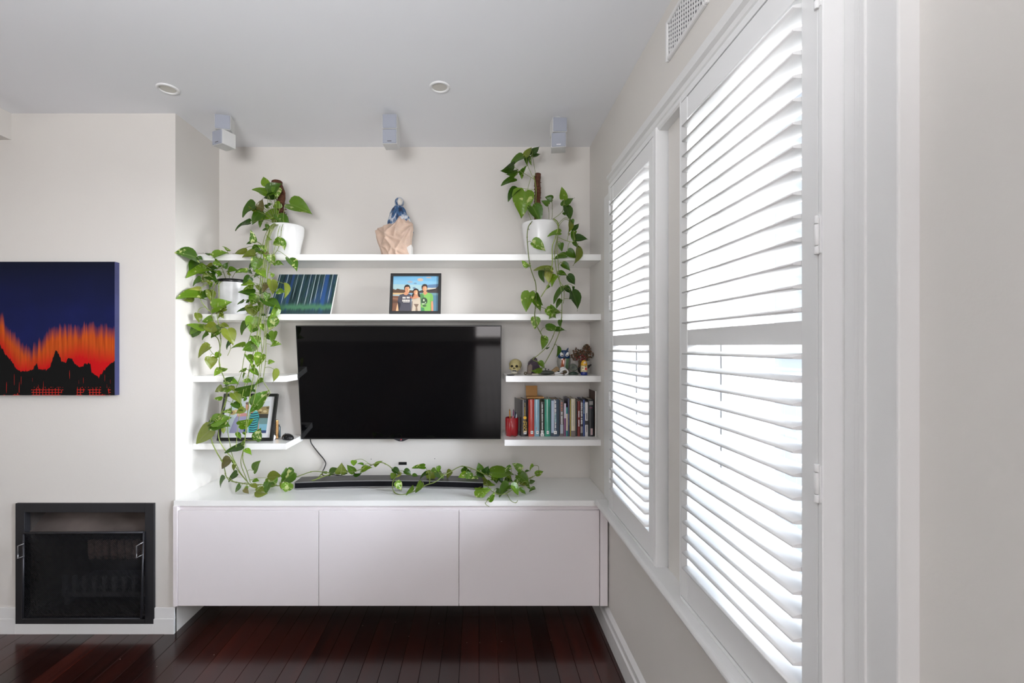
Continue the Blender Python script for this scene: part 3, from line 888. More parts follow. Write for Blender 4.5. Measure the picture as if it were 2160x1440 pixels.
fam = [((150, 190, 214), [(0, 200), (1500, 200), (1500, 1250), (0, 1250)]),
 ((120, 180, 215), [(0, 200), (1500, 200), (1500, 380), (0, 360)]),
 ((135, 190, 218), [(0, 360), (1500, 380), (1500, 480), (0, 470)]),
 ((172, 204, 208), [(0, 470), (1500, 480), (1500, 640), (0, 640)]),
 ((205, 180, 160), ell(930, 345, 75, 40)), ((170, 175, 185), ell(670, 405, 70, 28)), ((190, 170, 160), ell(1140, 285, 70, 18)), ((120, 150, 175), ell(800, 440, 40, 16)),
 ((95, 125, 160), [(1000, 500), (1150, 470), (1400, 450), (1400, 540), (1250, 555), (1100, 540)]), ((110, 140, 165), ell(770, 560, 40, 24)),
 ((215, 205, 185), [(1100, 560), (1340, 545), (1330, 580), (1180, 620), (1100, 590)]),
 ((70, 62, 60), [(870, 640), (1000, 600), (1120, 600), (1200, 625), (1300, 570), (1400, 500), (1400, 680), (870, 680)]),
 ((92, 66, 48), [(100, 590), (300, 610), (350, 580), (360, 620), (420, 600), (470, 620), (750, 625), (750, 690), (100, 690)]),
 ((210, 175, 125), [(100, 690), (520, 690), (520, 730), (100, 735)]), ((165, 185, 190), [(100, 735), (520, 728), (520, 780), (100, 780)]),
 ((88, 130, 150), [(870, 680), (1400, 680), (1400, 1250), (870, 1250)]), ((112, 150, 160), [(870, 680), (1400, 680), (1400, 740), (870, 740)]),
 ((120, 80, 58), [(100, 770), (520, 770), (520, 1250), (100, 1250)]), ((96, 66, 50), [(100, 880), (400, 900), (400, 940), (100, 960)]), ((150, 108, 84), [(100, 820), (380, 840), (380, 860), (100, 850)]),
 # person in dark tee
 (SKL, [(360, 900), (400, 900), (385, 1010), (350, 1160), (285, 1160), (320, 1010)]),
 ((74, 72, 82), [(480, 715), (560, 745), (640, 710), (690, 740), (690, 800), (670, 900), (665, 1160), (355, 1160), (420, 1000), (400, 930), (340, 920), (360, 810), (400, 740)]),
 (SKN, [(510, 690), (560, 640), (620, 640), (630, 700), (570, 750), (510, 735)]),
 (SKN, ell(592, 590, 62, 88)), (SKL, ell(625, 610, 26, 58)),
 (HAIR, [(520, 600), (518, 540), (550, 490), (600, 472), (650, 490), (672, 540), (668, 590), (650, 560), (640, 530), (580, 535), (545, 550), (538, 610)]),
 ((150, 96, 70), ell(606, 598, 8, 16)), ((120, 60, 50), ell(604, 634, 20, 5)), ((70, 44, 36), ell(578, 578, 9, 4)), ((70, 44, 36), ell(630, 578, 8, 4)),
 # person in green tee
 (SKN, [(1180, 880), (1225, 880), (1232, 1000), (1225, 1150), (1175, 1150), (1180, 1000)]),
 ((128, 186, 92), [(900, 720), (990, 690), (1030, 745), (1110, 675), (1200, 700), (1235, 760), (1232, 890), (1165, 890), (1165, 1155), (925, 1155), (925, 900)]),
 ((84, 140, 84), [(890, 730), (960, 700), (1010, 760), (1000, 900), (925, 1000), (910, 900)]), ((70, 140, 84), [(925, 1050), (1000, 1060), (1010, 1155), (925, 1155)]),
 ((60, 84, 60), ell(1010, 890, 80, 90)), ((200, 215, 180), ell(1000, 870, 20, 30)), ((190, 210, 170), ell(985, 960, 45, 14)), ((48, 66, 50), ell(1050, 860, 22, 36)), ((70, 96, 66), ell(1010, 1010, 50, 26)), ((185, 205, 170), ell(1040, 930, 14, 20)),
 (SKN, [(990, 660), (1090, 650), (1100, 690), (1030, 745), (990, 690)]), (SKN, ell(1034, 570, 56, 92)), (SKL, ell(1048, 590, 24, 60)),
 (HAIR, [(962, 590), (960, 520), (990, 470), (1040, 454), (1090, 470), (1104, 530), (1096, 590), (1086, 540), (1060, 510), (1000, 520), (980, 560), (976, 610)]),
 ((120, 60, 50), ell(1045, 622, 20, 5)), ((70, 44, 36), ell(1020, 556, 8, 4)), ((70, 44, 36), ell(1064, 556, 8, 4)), ((170, 90, 66), ell(1044, 588, 7, 14)),
 # woman between them
 (HAIR, [(735, 700), (735, 630), (770, 580), (820, 572), (870, 595), (892, 660), (885, 730), (915, 780), (905, 830), (860, 760), (850, 700), (770, 720), (760, 780), (710, 800), (705, 740)]),
 (SKN, [(700, 830), (770, 780), (770, 720), (850, 720), (860, 780), (910, 800), (915, 880), (850, 880), (790, 900), (720, 880)]),
 ((206, 192, 170), [(720, 845), (790, 885), (860, 840), (905, 800), (915, 900), (910, 1155), (665, 1155), (690, 1000), (690, 890)]),
 ((130, 118, 112), [(690, 900), (720, 900), (715, 1000), (690, 1155), (665, 1155), (690, 1000)]),
 ((130, 110, 92), [(740, 970), (870, 970), (810, 1080)]), ((140, 120, 100), [(790, 1060), (830, 1060), (840, 1155), (780, 1155)]),
 (SKN, ell(806, 668, 52, 78)), (SKL, ell(830, 680, 24, 56)), (HAIR, [(752, 660), (760, 610), (800, 588), (850, 600), (866, 650), (830, 615), (780, 625)]),
 ((235, 225, 210), ell(812, 706, 18, 6)), ((70, 44, 36), ell(786, 654, 8, 4)), ((70, 44, 36), ell(836, 652, 8, 4)), ((200, 110, 84), ell(686, 800, 22, 28)),
 ]
tee = []
for x0, y0, x1, y1, n in ((470, 795, 555, 840, 2), (572, 790, 655, 835, 3), (460, 865, 655, 915, 8), (480, 925, 645, 938, 12)):
    for i in range(n):
        a = x0 + (x1 - x0)*i/n; b_ = x0 + (x1 - x0)*(i + 0.8)/n
        tee.append(((226, 220, 212), [(a, y0), (b_, y0 - 3), (b_, y1 - 3), (a, y1)]))
framed('photo_frame', 'black framed beach photograph of three people on the second shelf', (-0.357, 2.553, ZB), math.atan2(0.05, 0.235), 0.288, 0.238, 0.0155, 0, fam + tee, uvF)

def uvL(x, y):
    # zoomed coordinates of the large frame's picture area
    xl = 415 - 195*(y - 320)/690*0 - (y - 320)*0.10; xr = 1430 - 135*(y - 320)/690
    return ((x - xl)/(xr - xl), 1 - (y - 320)/690)
cou = [((190, 202, 206), [(0, 200), (1600, 200), (1600, 1200), (0, 1200)]), ((205, 212, 214), [(0, 200), (1600, 200), (1600, 420), (0, 420)]),
 ((150, 132, 92), [(1090, 520), (1130, 470), (1200, 445), (1280, 440), (1410, 430), (1410, 620), (1090, 600)]), ((196, 176, 128), ell(1180, 520, 40, 26)), ((200, 182, 140), ell(1290, 545, 50, 26)), ((88, 80, 50), ell(1370, 470, 40, 24)), ((110, 84, 48), ell(1170, 565, 36, 20)),
 ((62, 58, 52), [(1090, 600), (1410, 600), (1400, 700), (1090, 700)]), ((104, 136, 136), [(1090, 690), (1400, 690), (1360, 830), (1090, 830)]), ((120, 168, 186), [(1090, 820), (1370, 820), (1320, 960), (1090, 960)]), ((52, 70, 110), [(1090, 950), (1320, 950), (1310, 1010), (1090, 1010)]),
 ((180, 160, 100), ell(480, 570, 90, 50)), ((96, 76, 60), ell(450, 570, 36, 30)), ((214, 190, 150), ell(560, 530, 34, 34)),
 ((148, 146, 178), [(430, 980), (480, 850), (540, 700), (620, 600), (760, 590), (860, 640), (850, 900), (820, 1010), (430, 1010)]),
 ((196, 140, 140), [(590, 590), (660, 560), (860, 590), (870, 650), (600, 660)]), ((214, 170, 150), ell(640, 600, 44, 40)), ((206, 150, 120), ell(850, 440, 44, 90)), ((120, 100, 92), ell(850, 370, 48, 30)), ((206, 150, 120), ell(985, 440, 44, 100)), ((120, 96, 84), ell(980, 370, 46, 26)),
 ((190, 118, 84), [(950, 560), (1040, 540), (1050, 600), (950, 600)]), ((196, 130, 96), [(1095, 720), (1140, 710), (1120, 980), (1085, 980)]),
 ((44, 70, 120), [(770, 900), (850, 880), (850, 1010), (760, 1010)]),
 ((76, 168, 168), [(890, 640), (960, 590), (1040, 540), (1110, 545), (1150, 660), (1140, 720), (1095, 720), (1085, 1000), (880, 1000)])]
for i in range(9):
    y = 575 + i*50
    cou.append(((24, 34, 62), [(905, y + 8), (1000, y + 16), (1130 if i < 3 else 1088, y - 6), (1130 if i < 3 else 1088, y + 12), (1000, y + 36), (900, y + 28)]))
framed('photo_frame', 'large black framed photograph with white mount behind trailing vines', (-1.324, 2.585, ZDL), math.atan2(0.075, 0.258), 0.313, 0.268, 0.0165, 0.026, cou, uvL)

# ------------------------------------------------------------------ draped figurine
def figurine():
    t = thing('draped_figurine', 'veiled blue and cream draped cloth figurine on top shelf', 'figurine', (-0.475, 2.64, ZA))
    M_base = mat('figurine_base', (0.74, 0.73, 0.70), 0.6)
    M_cl = mat('stiffened_cloth', (0.62, 0.46, 0.36), 0.5, var=0.16, vscale=16)
    M_bl, nt, b = new_mat('blue_white_cloth', 0.45)
    tc = nt.nodes.new('ShaderNodeTexCoord')
    n = nnoise(nt, tc.outputs['Object'], 26.0, (1.4, 1, 0.8), 4)
    c = nmix(nt, nramp(nt, n, 0.42, 0.52), (0.62, 0.64, 0.68), (0.040, 0.110, 0.24)); c = nmix(nt, nramp(nt, n, 0.58, 0.66), c, (0.02, 0.03, 0.07))
    nt.links.new(c, b.inputs['Base Color'])
    bm = B(); box(bm, -0.078, 0.088, -0.030, 0.045, 0.0, 0.075); bevel(bm, 0.004, 2); obj('base', bm, M_base, t)
    # draped shell: smooth rings pushed out along creases running over the cloth
    def drape(prof, m, name, creases, squash, seed, ny=150, nz=64, amp=0.017, sig=0.0085, fine=0.03):
        rr = random.Random(seed); ph = [rr.uniform(0, 6.28) for _ in range(6)]
        bm = B(); rings = []
        for i in range(nz + 1):
            tt = i/nz; f = tt*(len(prof) - 1); k0 = min(int(f), len(prof) - 2); q = f - k0
            cx, rx, z = (prof[k0][j]*(1 - q) + prof[k0 + 1][j]*q for j in range(3))
            ring = []
            for k in range(ny):
                a = 2*math.pi*k/ny
                g = 1 + fine*(math.sin(7*a + ph[0] + 5*tt) + 0.7*math.sin(12*a + ph[1] - 9*tt))
                p = Vector((cx + rx*g*math.cos(a), rx*squash*g*math.sin(a), z))
                d = 0.0
                if p.y < 0.01:
                    for pts in creases:
                        best = 9.0
                        for (xa, za), (xb, zb) in zip(pts, pts[1:]):
                            ux, uz = xb - xa, zb - za; l2 = ux*ux + uz*uz
                            s_ = max(0.0, min(1.0, ((p.x - xa)*ux + (p.z - za)*uz)/l2))
                            best = min(best, math.hypot(p.x - xa - ux*s_, p.z - za - uz*s_))
                        d = max(d, math.exp(-abs(best)/sig))
                out = Vector((math.cos(a), math.sin(a)*1.2, 0.12))
                ring.append(bm.verts.new(p + out*(amp*(d - 0.4))))
            rings.append(ring)
        for a, b_ in zip(rings, rings[1:]):
            for k in range(ny):
                fc = bm.faces.new((a[k], a[(k+1) % ny], b_[(k+1) % ny], b_[k])); fc.smooth = True
        bm.faces.new(rings[-1]); bm.faces.new(list(reversed(rings[0])))
        return obj(name, bm, m, t)
    T = lambda pts: [((x - 555)*0.000268, (1352 - y)*0.000268) for x, y in pts]
    cre = [T(q) for q in ([(180, 720), (260, 800), (380, 890), (520, 960), (690, 1000)], [(880, 680), (800, 830), (690, 990), (560, 1190)], [(640, 470), (570, 640), (470, 740), (350, 840)], [(640, 520), (570, 700), (540, 900)], [(130, 770), (170, 900), (240, 1110), (330, 1340)], [(350, 960), (250, 1110), (370, 1170), (450, 1330)], [(350, 960), (430, 1060), (480, 1150), (550, 1200)], [(550, 1200), (700, 1260), (880, 1350)], [(560, 1190), (560, 1280), (610, 1340)], [(580, 860), (680, 900), (850, 700)], [(880, 700), (830, 900), (830, 1080)], [(700, 560), (760, 640), (880, 620)], [(320, 700), (340, 830), (350, 900)], [(730, 1130), (840, 1340)], [(480, 1150), (430, 1250), (400, 1340)])]
    drape([(-0.004, 0.088, 0.004), (-0.006, 0.090, 0.03), (-0.010, 0.094, 0.06), (-0.013, 0.101, 0.09), (-0.013, 0.107, 0.12), (-0.010, 0.110, 0.145), (-0.006, 0.107, 0.165), (0.004, 0.095, 0.182), (0.018, 0.076, 0.20), (0.024, 0.058, 0.22), (0.018, 0.036, 0.24), (0.014, 0.008, 0.252)], M_cl, 'drapery', cre, 0.62, 3)
    vc = [T(q) for q in ([(640, 250), (560, 400), (470, 640)], [(660, 270), (740, 400), (900, 560), (960, 740)], [(560, 240), (500, 400), (440, 640)], [(700, 270), (820, 420), (930, 600)])]
    drape([(0.018, 0.078, 0.15), (0.016, 0.076, 0.18), (0.012, 0.068, 0.21), (0.008, 0.057, 0.24), (0.006, 0.046, 0.27), (0.006, 0.034, 0.292), (0.010, 0.026, 0.305), (0.012, 0.022, 0.318)], M_bl, 'veil', vc, 0.60, 8, amp=0.008, sig=0.008)
    bm = B(); ball(bm, (0.014, 0.0, 0.326), 0.027, 0.027, 0.030, 20, 14); obj('head', bm, M_bl, t)
    bm = B(); ball(bm, (0.019, -0.016, 0.324), 0.016, 0.015, 0.021, 18, 12); obj('face', bm, mat('face_cloth', (0.72, 0.68, 0.62), 0.6), t)
figurine()

# ------------------------------------------------------------------ books
YS = 2.612
def X(px): return sx(px, YS)
def Zb(py): return sz(py, YS)
def marks(parent, x, y, z0, z1, w, m, seed, gap=0.35, rows=1):
    """illegible spine lettering: a column of tiny bars"""
    r = random.Random(seed); bm = B(); z = z1
    while z > z0:
        hh = r.uniform(0.0018, 0.0036)
        if r.random() > 0.14: box(bm, x - w/2*r.uniform(0.7, 1), x + w/2*r.uniform(0.7, 1), y - 0.0003, y + 0.0002, z - hh, z)
        z -= hh*(1 + gap)
    return obj('spine_lettering', bm, m, parent)
def sticker(parent, x, y, z, w, h, rgb=(0.78, 0.77, 0.75)):
    bm = B(); box(bm, x - w/2, x + w/2, y - 0.0005, y, z - h/2, z + h/2); o = obj('spine_label', bm, mat('label_paper_%d' % int(rgb[0]*100), rgb, 0.6), parent)
    bm = B(); box(bm, x - w*0.22, x + w*0.22, y - 0.0008, y - 0.0004, z - h*0.12, z + h*0.12); obj('label_print', bm, mat('label_ink', (0.2, 0.2, 0.22), 0.6), o)
def book(px0, px1, ptop, rgb, label, depth=0.135, front=0.0, pages=(0.62, 0.56, 0.46), round_=0.35, rough=0.25):
    x0, x1 = X(px0) + 0.0006, X(px1) - 0.0006
    zt = Zb(ptop); h = zt - ZDR; w = x1 - x0
    t = thing('book', label, 'book', ((x0 + x1)/2, YS - front, ZDR), group='books on the lower window-side shelf')
    m = mat('book_cover_%s' % '_'.join(str(int(c*1000) if max(rgb) <= 1 else int(c)) for c in rgb), rgb, rough, coat=0.3, var=0.06, vscale=20)
    bd = 0.0022
    bm = B(); n = 8; R = w*round_*0.35
    prof = [(-w/2, 0.0)] + [(-w/2 + w*i/n, -R*math.sin(math.pi*i/n)) for i in range(1, n)] + [(w/2, 0.0), (w/2, depth), (w/2 - bd, depth), (w/2 - bd, bd), (-w/2 + bd, bd), (-w/2 + bd, depth), (-w/2, depth)]
    a = [bm.verts.new((p[0], p[1], 0)) for p in prof]; b_ = [bm.verts.new((p[0], p[1], h)) for p in prof]
    bm.faces.new(list(reversed(a))); bm.faces.new(b_)
    for i in range(len(prof)):
        j = (i + 1) % len(prof); bm.faces.new((a[i], a[j], b_[j], b_[i]))
    obj('cover', bm, m, t)
    bm = B(); box(bm, -w/2 + bd, w/2 - bd, bd, depth - 0.003, 0.003, h - 0.004); obj('pages', bm, mat('pages_%d' % int(pages[0]*100), pages, 0.8), t)
    return t, w, h, -R - 0.0004
INKW = mat('ink_white', (0.75, 0.75, 0.74), 0.5); INKY = mat('ink_yellow', (0.85, 0.55, 0.05), 0.5); INKR = mat('ink_red', (0.55, 0.08, 0.05), 0.5); INKG = mat('ink_grey', (0.30, 0.29, 0.28), 0.5); INKK = mat('ink_black', (0.02, 0.02, 0.02), 0.5); INKC = mat('ink_cyan', (0.35, 0.55, 0.55), 0.5); INKB = mat('ink_blue', (0.03, 0.05, 0.16), 0.4)
def band(t, w, h, y, z0, z1, rgbname, m, x0=-0.5, x1=0.5):
    bm = B(); box(bm, w*x0, w*x1, y - 0.0002, y + 0.001, h*z0, h*z1); return obj('spine_band', bm, m, t)
t, w, h, y = book(1099, 1114.5, 843, (0.022, 0.020, 0.024), 'thick black book with yellow sun and title SHOCK', 0.14)
t.rotation_euler = (0, 0, math.radians(11)); t.location.x -= 0.001; t.location.y += 0.002
text('spine_title', 'SHOCK', INKY, t, (-0.003, y - 0.0004, h*0.27), (math.pi/2, math.pi/2, 0), 0.021)
bm = B(); lathe(bm, [(0.0095, -0.0006), (0.0095, 0.0006)], 20, (0.001, y, h*0.51), ax='y'); obj('sun_emblem', bm, mat('ink_sun', (0.9, 0.50, 0.03), 0.5), t)
marks(t, 0.001, y, h*0.58, h*0.92, 0.0035, INKY, 1); marks(t, 0.010, y, h*0.12, h*0.40, 0.006, mat('ink_amber', (0.45, 0.25, 0.04), 0.5), 2); sticker(t, 0.002, y, h*0.105, 0.017, 0.018)
t, w, h, y = book(1114.5, 1127, 842, (0.46, 0.035, 0.022), 'glossy red hardback book', rough=0.15); sticker(t, 0.003, y, h*0.11, 0.015, 0.018); band(t, w, h, y, 0.0, 0.06, '', INKR, -0.45, 0.45)
t, w, h, y = book(1127, 1138, 842, (0.24, 0.42, 0.52), 'pale blue hardback book', rough=0.15); sticker(t, 0.003, y, h*0.11, 0.014, 0.018); marks(t, -0.004, y, h*0.2, h*0.26, 0.004, INKR, 4)
t, w, h, y = book(1138, 1148.5, 847, (0.035, 0.033, 0.026), 'dark book with white lettering and two stacked spine stickers', depth=0.11); marks(t, 0.0015, y, h*0.2, h*0.93, 0.0062, INKW, 5, 0.25); sticker(t, 0.001, y, h*0.13, 0.014, 0.018); sticker(t, 0.001, y, h*0.045, 0.020, 0.016)
t, w, h, y = book(1148.5, 1161, 841.5, (0.045, 0.30, 0.20), 'glossy emerald green hardback book', rough=0.15); sticker(t, 0.001, y, h*0.11, 0.013, 0.018); marks(t, 0.010, y, h*0.2, h*0.8, 0.002, INKK, 6)
t, w, h, y = book(1161, 1179.5, 842, (0.050, 0.075, 0.115), 'wide slate blue book with white and green lettering', 0.14, pages=(0.40, 0.30, 0.20)); band(t, w, h, y, 0.1, 0.97, '', mat('ink_paleblue', (0.42, 0.50, 0.62), 0.4), -0.42, -0.12); marks(t, 0.003, y, h*0.62, h*0.97, 0.009, INKW, 7, 0.2); marks(t, 0.003, y, h*0.38, h*0.62, 0.010, INKC, 8, 0.2); marks(t, 0.003, y, h*0.18, h*0.38, 0.008, INKW, 9, 0.2); sticker(t, 0.002, y, h*0.11, 0.017, 0.018)
t, w, h, y = book(1180.5, 1189.5, 844, (0.16, 0.14, 0.14), 'grey brown paperback with orange and pale lettering'); marks(t, 0, y, h*0.72, h*0.95, 0.007, mat('ink_orange', (0.6, 0.16, 0.08), 0.5), 10, 0.2); marks(t, 0, y, h*0.35, h*0.68, 0.008, INKW, 11, 0.2); band(t, w, h, y, 0.08, 0.33, '', mat('ink_fog', (0.40, 0.44, 0.50), 0.5), -0.35, 0.3)
t, w, h, y = book(1189.5, 1194, 850.5, (0.22, 0.08, 0.18), 'thin white and purple booklet', 0.12); band(t, w, h, y, 0.55, 1.0, '', mat('ink_lilac', (0.65, 0.58, 0.68), 0.5))
t, w, h, y = book(1194, 1197.5, 859, (0.05, 0.30, 0.28), 'short thin teal booklet with cream spine strip', 0.12); band(t, w, h, y, 0.2, 0.78, '', mat('ink_cream', (0.66, 0.58, 0.45), 0.5))
t, w, h, y = book(1197.5, 1202, 840.5, (0.055, 0.055, 0.12), 'tall narrow navy book', 0.145); marks(t, 0, y, h*0.3, h*0.6, 0.003, mat('ink_slate', (0.25, 0.27, 0.4), 0.5), 12)
t, w, h, y = book(1202, 1204, 842, (0.50, 0.40, 0.04), 'very thin yellow booklet', 0.145)
t, w, h, y = book(1204, 1213, 840.5, (0.62, 0.56, 0.42), 'cream paperback with grey foot band', 0.145, front=0.008); band(t, w, h, y, 0.0, 0.16, '', mat('ink_taupe', (0.17, 0.14, 0.13), 0.5)); marks(t, 0, y, h*0.28, h*0.9, 0.005, INKG, 13, 0.5)
t, w, h, y = book(1213, 1218, 846, (0.024, 0.022, 0.020), 'plain narrow black book beside a dark red one', 0.13)
t, w, h, y = book(1218, 1224, 845.5, (0.20, 0.020, 0.018), 'dark red book with white vertical title', 0.13); marks(t, 0, y, h*0.28, h*0.72, 0.0055, INKW, 14, 0.2)
t, w, h, y = book(1224, 1229.5, 845, (0.030, 0.028, 0.035), 'black and white patterned book', 0.14); marks(t, 0, y, h*0.35, h*0.98, 0.010, INKW, 15, 0.5); band(t, w, h, y, 0.1, 0.28, '', INKG, -0.4, 0.4)
t, w, h, y = book(1229.5, 1234, 843, (0.030, 0.060, 0.20), 'narrow royal blue book', 0.16); marks(t, 0, y, h*0.62, h*0.9, 0.004, INKC, 16, 0.3)
t, w, h, y = book(1234, 1240.5, 848, (0.68, 0.66, 0.66), 'white book with black blocks on its spine', 0.14); band(t, w, h, y, 0.34, 0.46, '', INKK); marks(t, 0, y, h*0.5, h*0.68, 0.006, INKK, 17, 0.3); marks(t, 0, y, h*0.13, h*0.32, 0.005, INKK, 18, 0.3)
t, w, h, y = book(1240.5, 1253, 842.5, (0.018, 0.022, 0.026), 'thick black book with small grey badge at the row end', 0.16); band(t, w, h, y, 0.86, 0.96, '', INKG, -0.35, 0.3); band(t, w, h, y, 0.775, 0.785, '', mat('ink_pink', (0.5, 0.05, 0.2), 0.5), -0.3, 0.2); band(t, w, h, y, 0.04, 0.22, '', mat('ink_rose', (0.45, 0.32, 0.32), 0.5), -0.1, 0.25)

# brown picture panel at the row end
bm = B(); box(bm, 0, 0.0075, 0, 0.145, 0, 0.262)
t = thing('art_panel', 'small brown picture panel with white edge standing against the wall by books', 'picture', (0.6645, 2.598, ZDR))
obj('board', bm, mat('panel_white', (0.72, 0.71, 0.68), 0.5), t)
bm = B(); box(bm, -0.0006, 0.0, 0.004, 0.145, 0.002, 0.260); obj('picture_face', bm, mat('panel_brown', (0.075, 0.040, 0.028), 0.6, var=0.3, vscale=20), t)

# pen cup
t = thing('pen_cup', 'glossy red pen cup beside the thick black book', 'cup', (sx(1079.5, 2.64), 2.64, ZDR))
bm = B(); n = 32; rings = []
for r, z in ((0.034, 0), (0.036, 0.002), (0.037, 0.05), (0.0375, 0.103), (0.036, 0.105), (0.034, 0.103), (0.033, 0.01)):
    rings.append([bm.verts.new((r*math.cos(2*math.pi*i/n), r*math.sin(2*math.pi*i/n), z)) for i in range(n)])
for a, b_ in zip(rings, rings[1:]):
    for i in range(n): bm.faces.new((a[i], a[(i+1) % n], b_[(i+1) % n], b_[i])).smooth = True
bm.faces.new(list(reversed(rings[0]))); bm.faces.new(rings[-1])
obj('cup_body', bm, mat('red_lacquer', (0.36, 0.008, 0.014), 0.22, coat=0.4), t)
cupc = Vector((sx(1079.5, 2.64), 2.64, ZDR))
for (dx, dy, tx, ty, top, rgb, label, nm) in ((-0.006, 0.0, -0.012, 0.004, 0.155, (0.62, 0.24, 0.02), 'orange pencil standing in the red cup', 'pencil'), (0.006, 0.006, 0.012, 0.01, 0.152, (0.20, 0.03, 0.14), 'purple pen standing in the red cup', 'pen'), (0.012, -0.004, 0.022, 0.0, 0.145, (0.015, 0.02, 0.06), 'navy pen standing in the red cup', 'pen'), (0.004, -0.012, 0.008, -0.016, 0.118, (0.70, 0.10, 0.16), 'pink pen with white tip standing in the red cup', 'pen'), (0.018, 0.004, 0.028, 0.004, 0.125, (0.72, 0.72, 0.76), 'white pen standing in the red cup', 'pen')):
    g = thing(nm, label, nm, cupc + Vector((dx, dy, 0.011)), group=None)
    d = Vector((tx - dx, ty - dy, top - 0.011))
    bm = B(); tube(bm, [(0, 0, 0), d*0.92], 0.0034, 8); obj('barrel', bm, mat('pen_%s' % label.split()[0], rgb, 0.35), g)
    bm = B(); tube(bm, [d*0.92, d], 0.0034, 8, r1=0.001); obj('tip', bm, mat('pen_tip_%s' % label.split()[0], tuple(min(1, c*0.5 + (0.35 if 'white' in label else 0.05)) for c in rgb), 0.5), g)
bm = B(); tube(bm, [P(1078, 919.5, 2.575) + Vector((0, 0, 0.0015)), P(1088, 921, 2.56) + Vector((0, 0, 0.0015))], 0.0028, 8)
o = obj('pencil_stub', bm, mat('stub_brown', (0.12, 0.05, 0.035), 0.5)); o.location.z += 0.0
tag(o, 'short dark pencil stub lying in front of the red cup', 'pencil')

# tan folded card holder on the books
zt = max(Zb(842), Zb(841.5)) + 0.0004
t = thing('card_holder', 'tan folded leather holder lying open on top of books', 'holder', (sx(1124, 2.66), 2.665, zt))
M_tan = mat('tan_leather', (0.46, 0.23, 0.065), 0.5, var=0.1, vscale=20)
bm = B(); box(bm, -0.038, 0.062, -0.035, 0.035, 0.0, 0.010); bevel(bm, 0.004, 2); obj('base', bm, M_tan, t)
bm = B(); box(bm, -0.034, 0.034, -0.003, 0.003, 0.0, 0.062); bevel(bm, 0.002, 2); obj('flap', bm, M_tan, t, loc=(-0.003, 0.026, 0.009), rot=(math.radians(-14), 0, 0))

# ------------------------------------------------------------------ ornaments on the upper small shelf
def orn(name, label, px, Y, cat, rz=0):
    return thing(name, label, cat, (sx(px, Y), Y, ZC), (0, 0, rz))
def skull():
    t = orn('skull_ornament', 'small yellowed human skull ornament with open jaw', 1087, 2.69, 'ornament', math.radians(-14))
    M_bone = mat('yellow_bone', (0.52, 0.44, 0.20), 0.5, var=0.2, vscale=40, bump=0.15, bscale=120)
    M_hole = mat('socket_dark', (0.02, 0.014, 0.008), 0.9)
    bm = B(); ball(bm, (0, 0.006, 0.055), 0.0375, 0.044, 0.034, 24, 16)
    ball(bm, (0, -0.018, 0.035), 0.026, 0.022, 0.022, 20, 12)
    ball(bm, (-0.026, -0.016, 0.034), 0.009, 0.012, 0.007); ball(bm, (0.026, -0.016, 0.034), 0.009, 0.012, 0.007)
    obj('cranium', bm, M_bone, t)
    for s in (-1, 1):
        bm = B(); ball(bm, (s*0.0135, -0.0345, 0.047), 0.0085, 0.006, 0.0075); obj('eye_socket', bm, M_hole, t)
    bm = B()
    for s in (-1, 1): ball(bm, (s*0.0035, -0.0395, 0.036), 0.003, 0.003, 0.005, 10, 8)
    obj('nose_hole', bm, M_hole, t)
    bm = B(); ball(bm, (0, -0.026, 0.009), 0.020, 0.018, 0.0085, 20, 10); obj('jaw', bm, mat('jaw_white', (0.6, 0.56, 0.46), 0.5), t)
    bm = B(); ball(bm, (0, -0.036, 0.019), 0.014, 0.008, 0.006, 16, 8); obj('mouth', bm, M_hole, t)
    bm = B()
    for i in range(7):
        a = -0.9 + 0.3*i
        box(bm, 0.015*math.sin(a) - 0.0016, 0.015*math.sin(a) + 0.0016, -0.030 - 0.014*math.cos(a), -0.027 - 0.014*math.cos(a), 0.013, 0.0185)
        box(bm, 0.015*math.sin(a) - 0.0016, 0.015*math.sin(a) + 0.0016, -0.028 - 0.012*math.cos(a), -0.025 - 0.012*math.cos(a), 0.021, 0.026)
    obj('teeth', bm, mat('teeth', (0.62, 0.60, 0.54), 0.4), t)
skull()
def rock(name, label, px, Y, dims, m, seed, cat='rock', jag=0.25, sub=3, lift=0.0):
    t_bm = B(); r = bmesh.ops.create_icosphere(t_bm, subdivisions=sub, radius=1.0)
    rr = random.Random(seed); dirs = [Vector((rr.uniform(-1, 1), rr.uniform(-1, 1), rr.uniform(-1, 1))).normalized() for _ in range(14)]
    cut = [rr.uniform(1 - jag*1.4, 1 - jag*0.2) for _ in dirs]
    for v in t_bm.verts:
        for d, c in zip(dirs, cut):
            k = v.co.dot(d)
            if k > c: v.co -= d*(k - c)
        v.co = Vector((v.co.x*dims[0]/2, v.co.y*dims[1]/2, v.co.z*dims[2]/2))
    zmin = min(v.co.z for v in t_bm.verts)
    for v in t_bm.verts: v.co.z -= zmin
    o = obj(name, t_bm, m, None, loc=(sx(px, Y), Y, ZC + lift))
    return tag(o, label, cat)
t = orn('amethyst', 'dark purple amethyst cluster with pale stone flank', 1127, 2.69, 'rock')
bm = B(); prism(bm, [(-0.041, 0), (0.026, 0), (0.036, 0.026), (0.020, 0.062), (0.008, 0.088), (0.004, 0.104), (-0.008, 0.092), (-0.020, 0.082), (-0.036, 0.066), (-0.036, 0.045), (-0.039, 0.02)], -0.028, 0.03); bevel(bm, 0.006, 2)
bmesh.ops.subdivide_edges(bm, edges=list(bm.edges), cuts=1)
rr = random.Random(3)
for v in bm.verts: v.co += Vector((rr.uniform(-1, 1), rr.uniform(-1, 1), rr.uniform(-1, 1) if v.co.z > 0.004 else 0))*0.0022
obj('crystal_mass', bm, mat('amethyst_purple', (0.040, 0.018, 0.036), 0.3, var=0.5, vscale=60, bump=0.5, bscale=160), t)
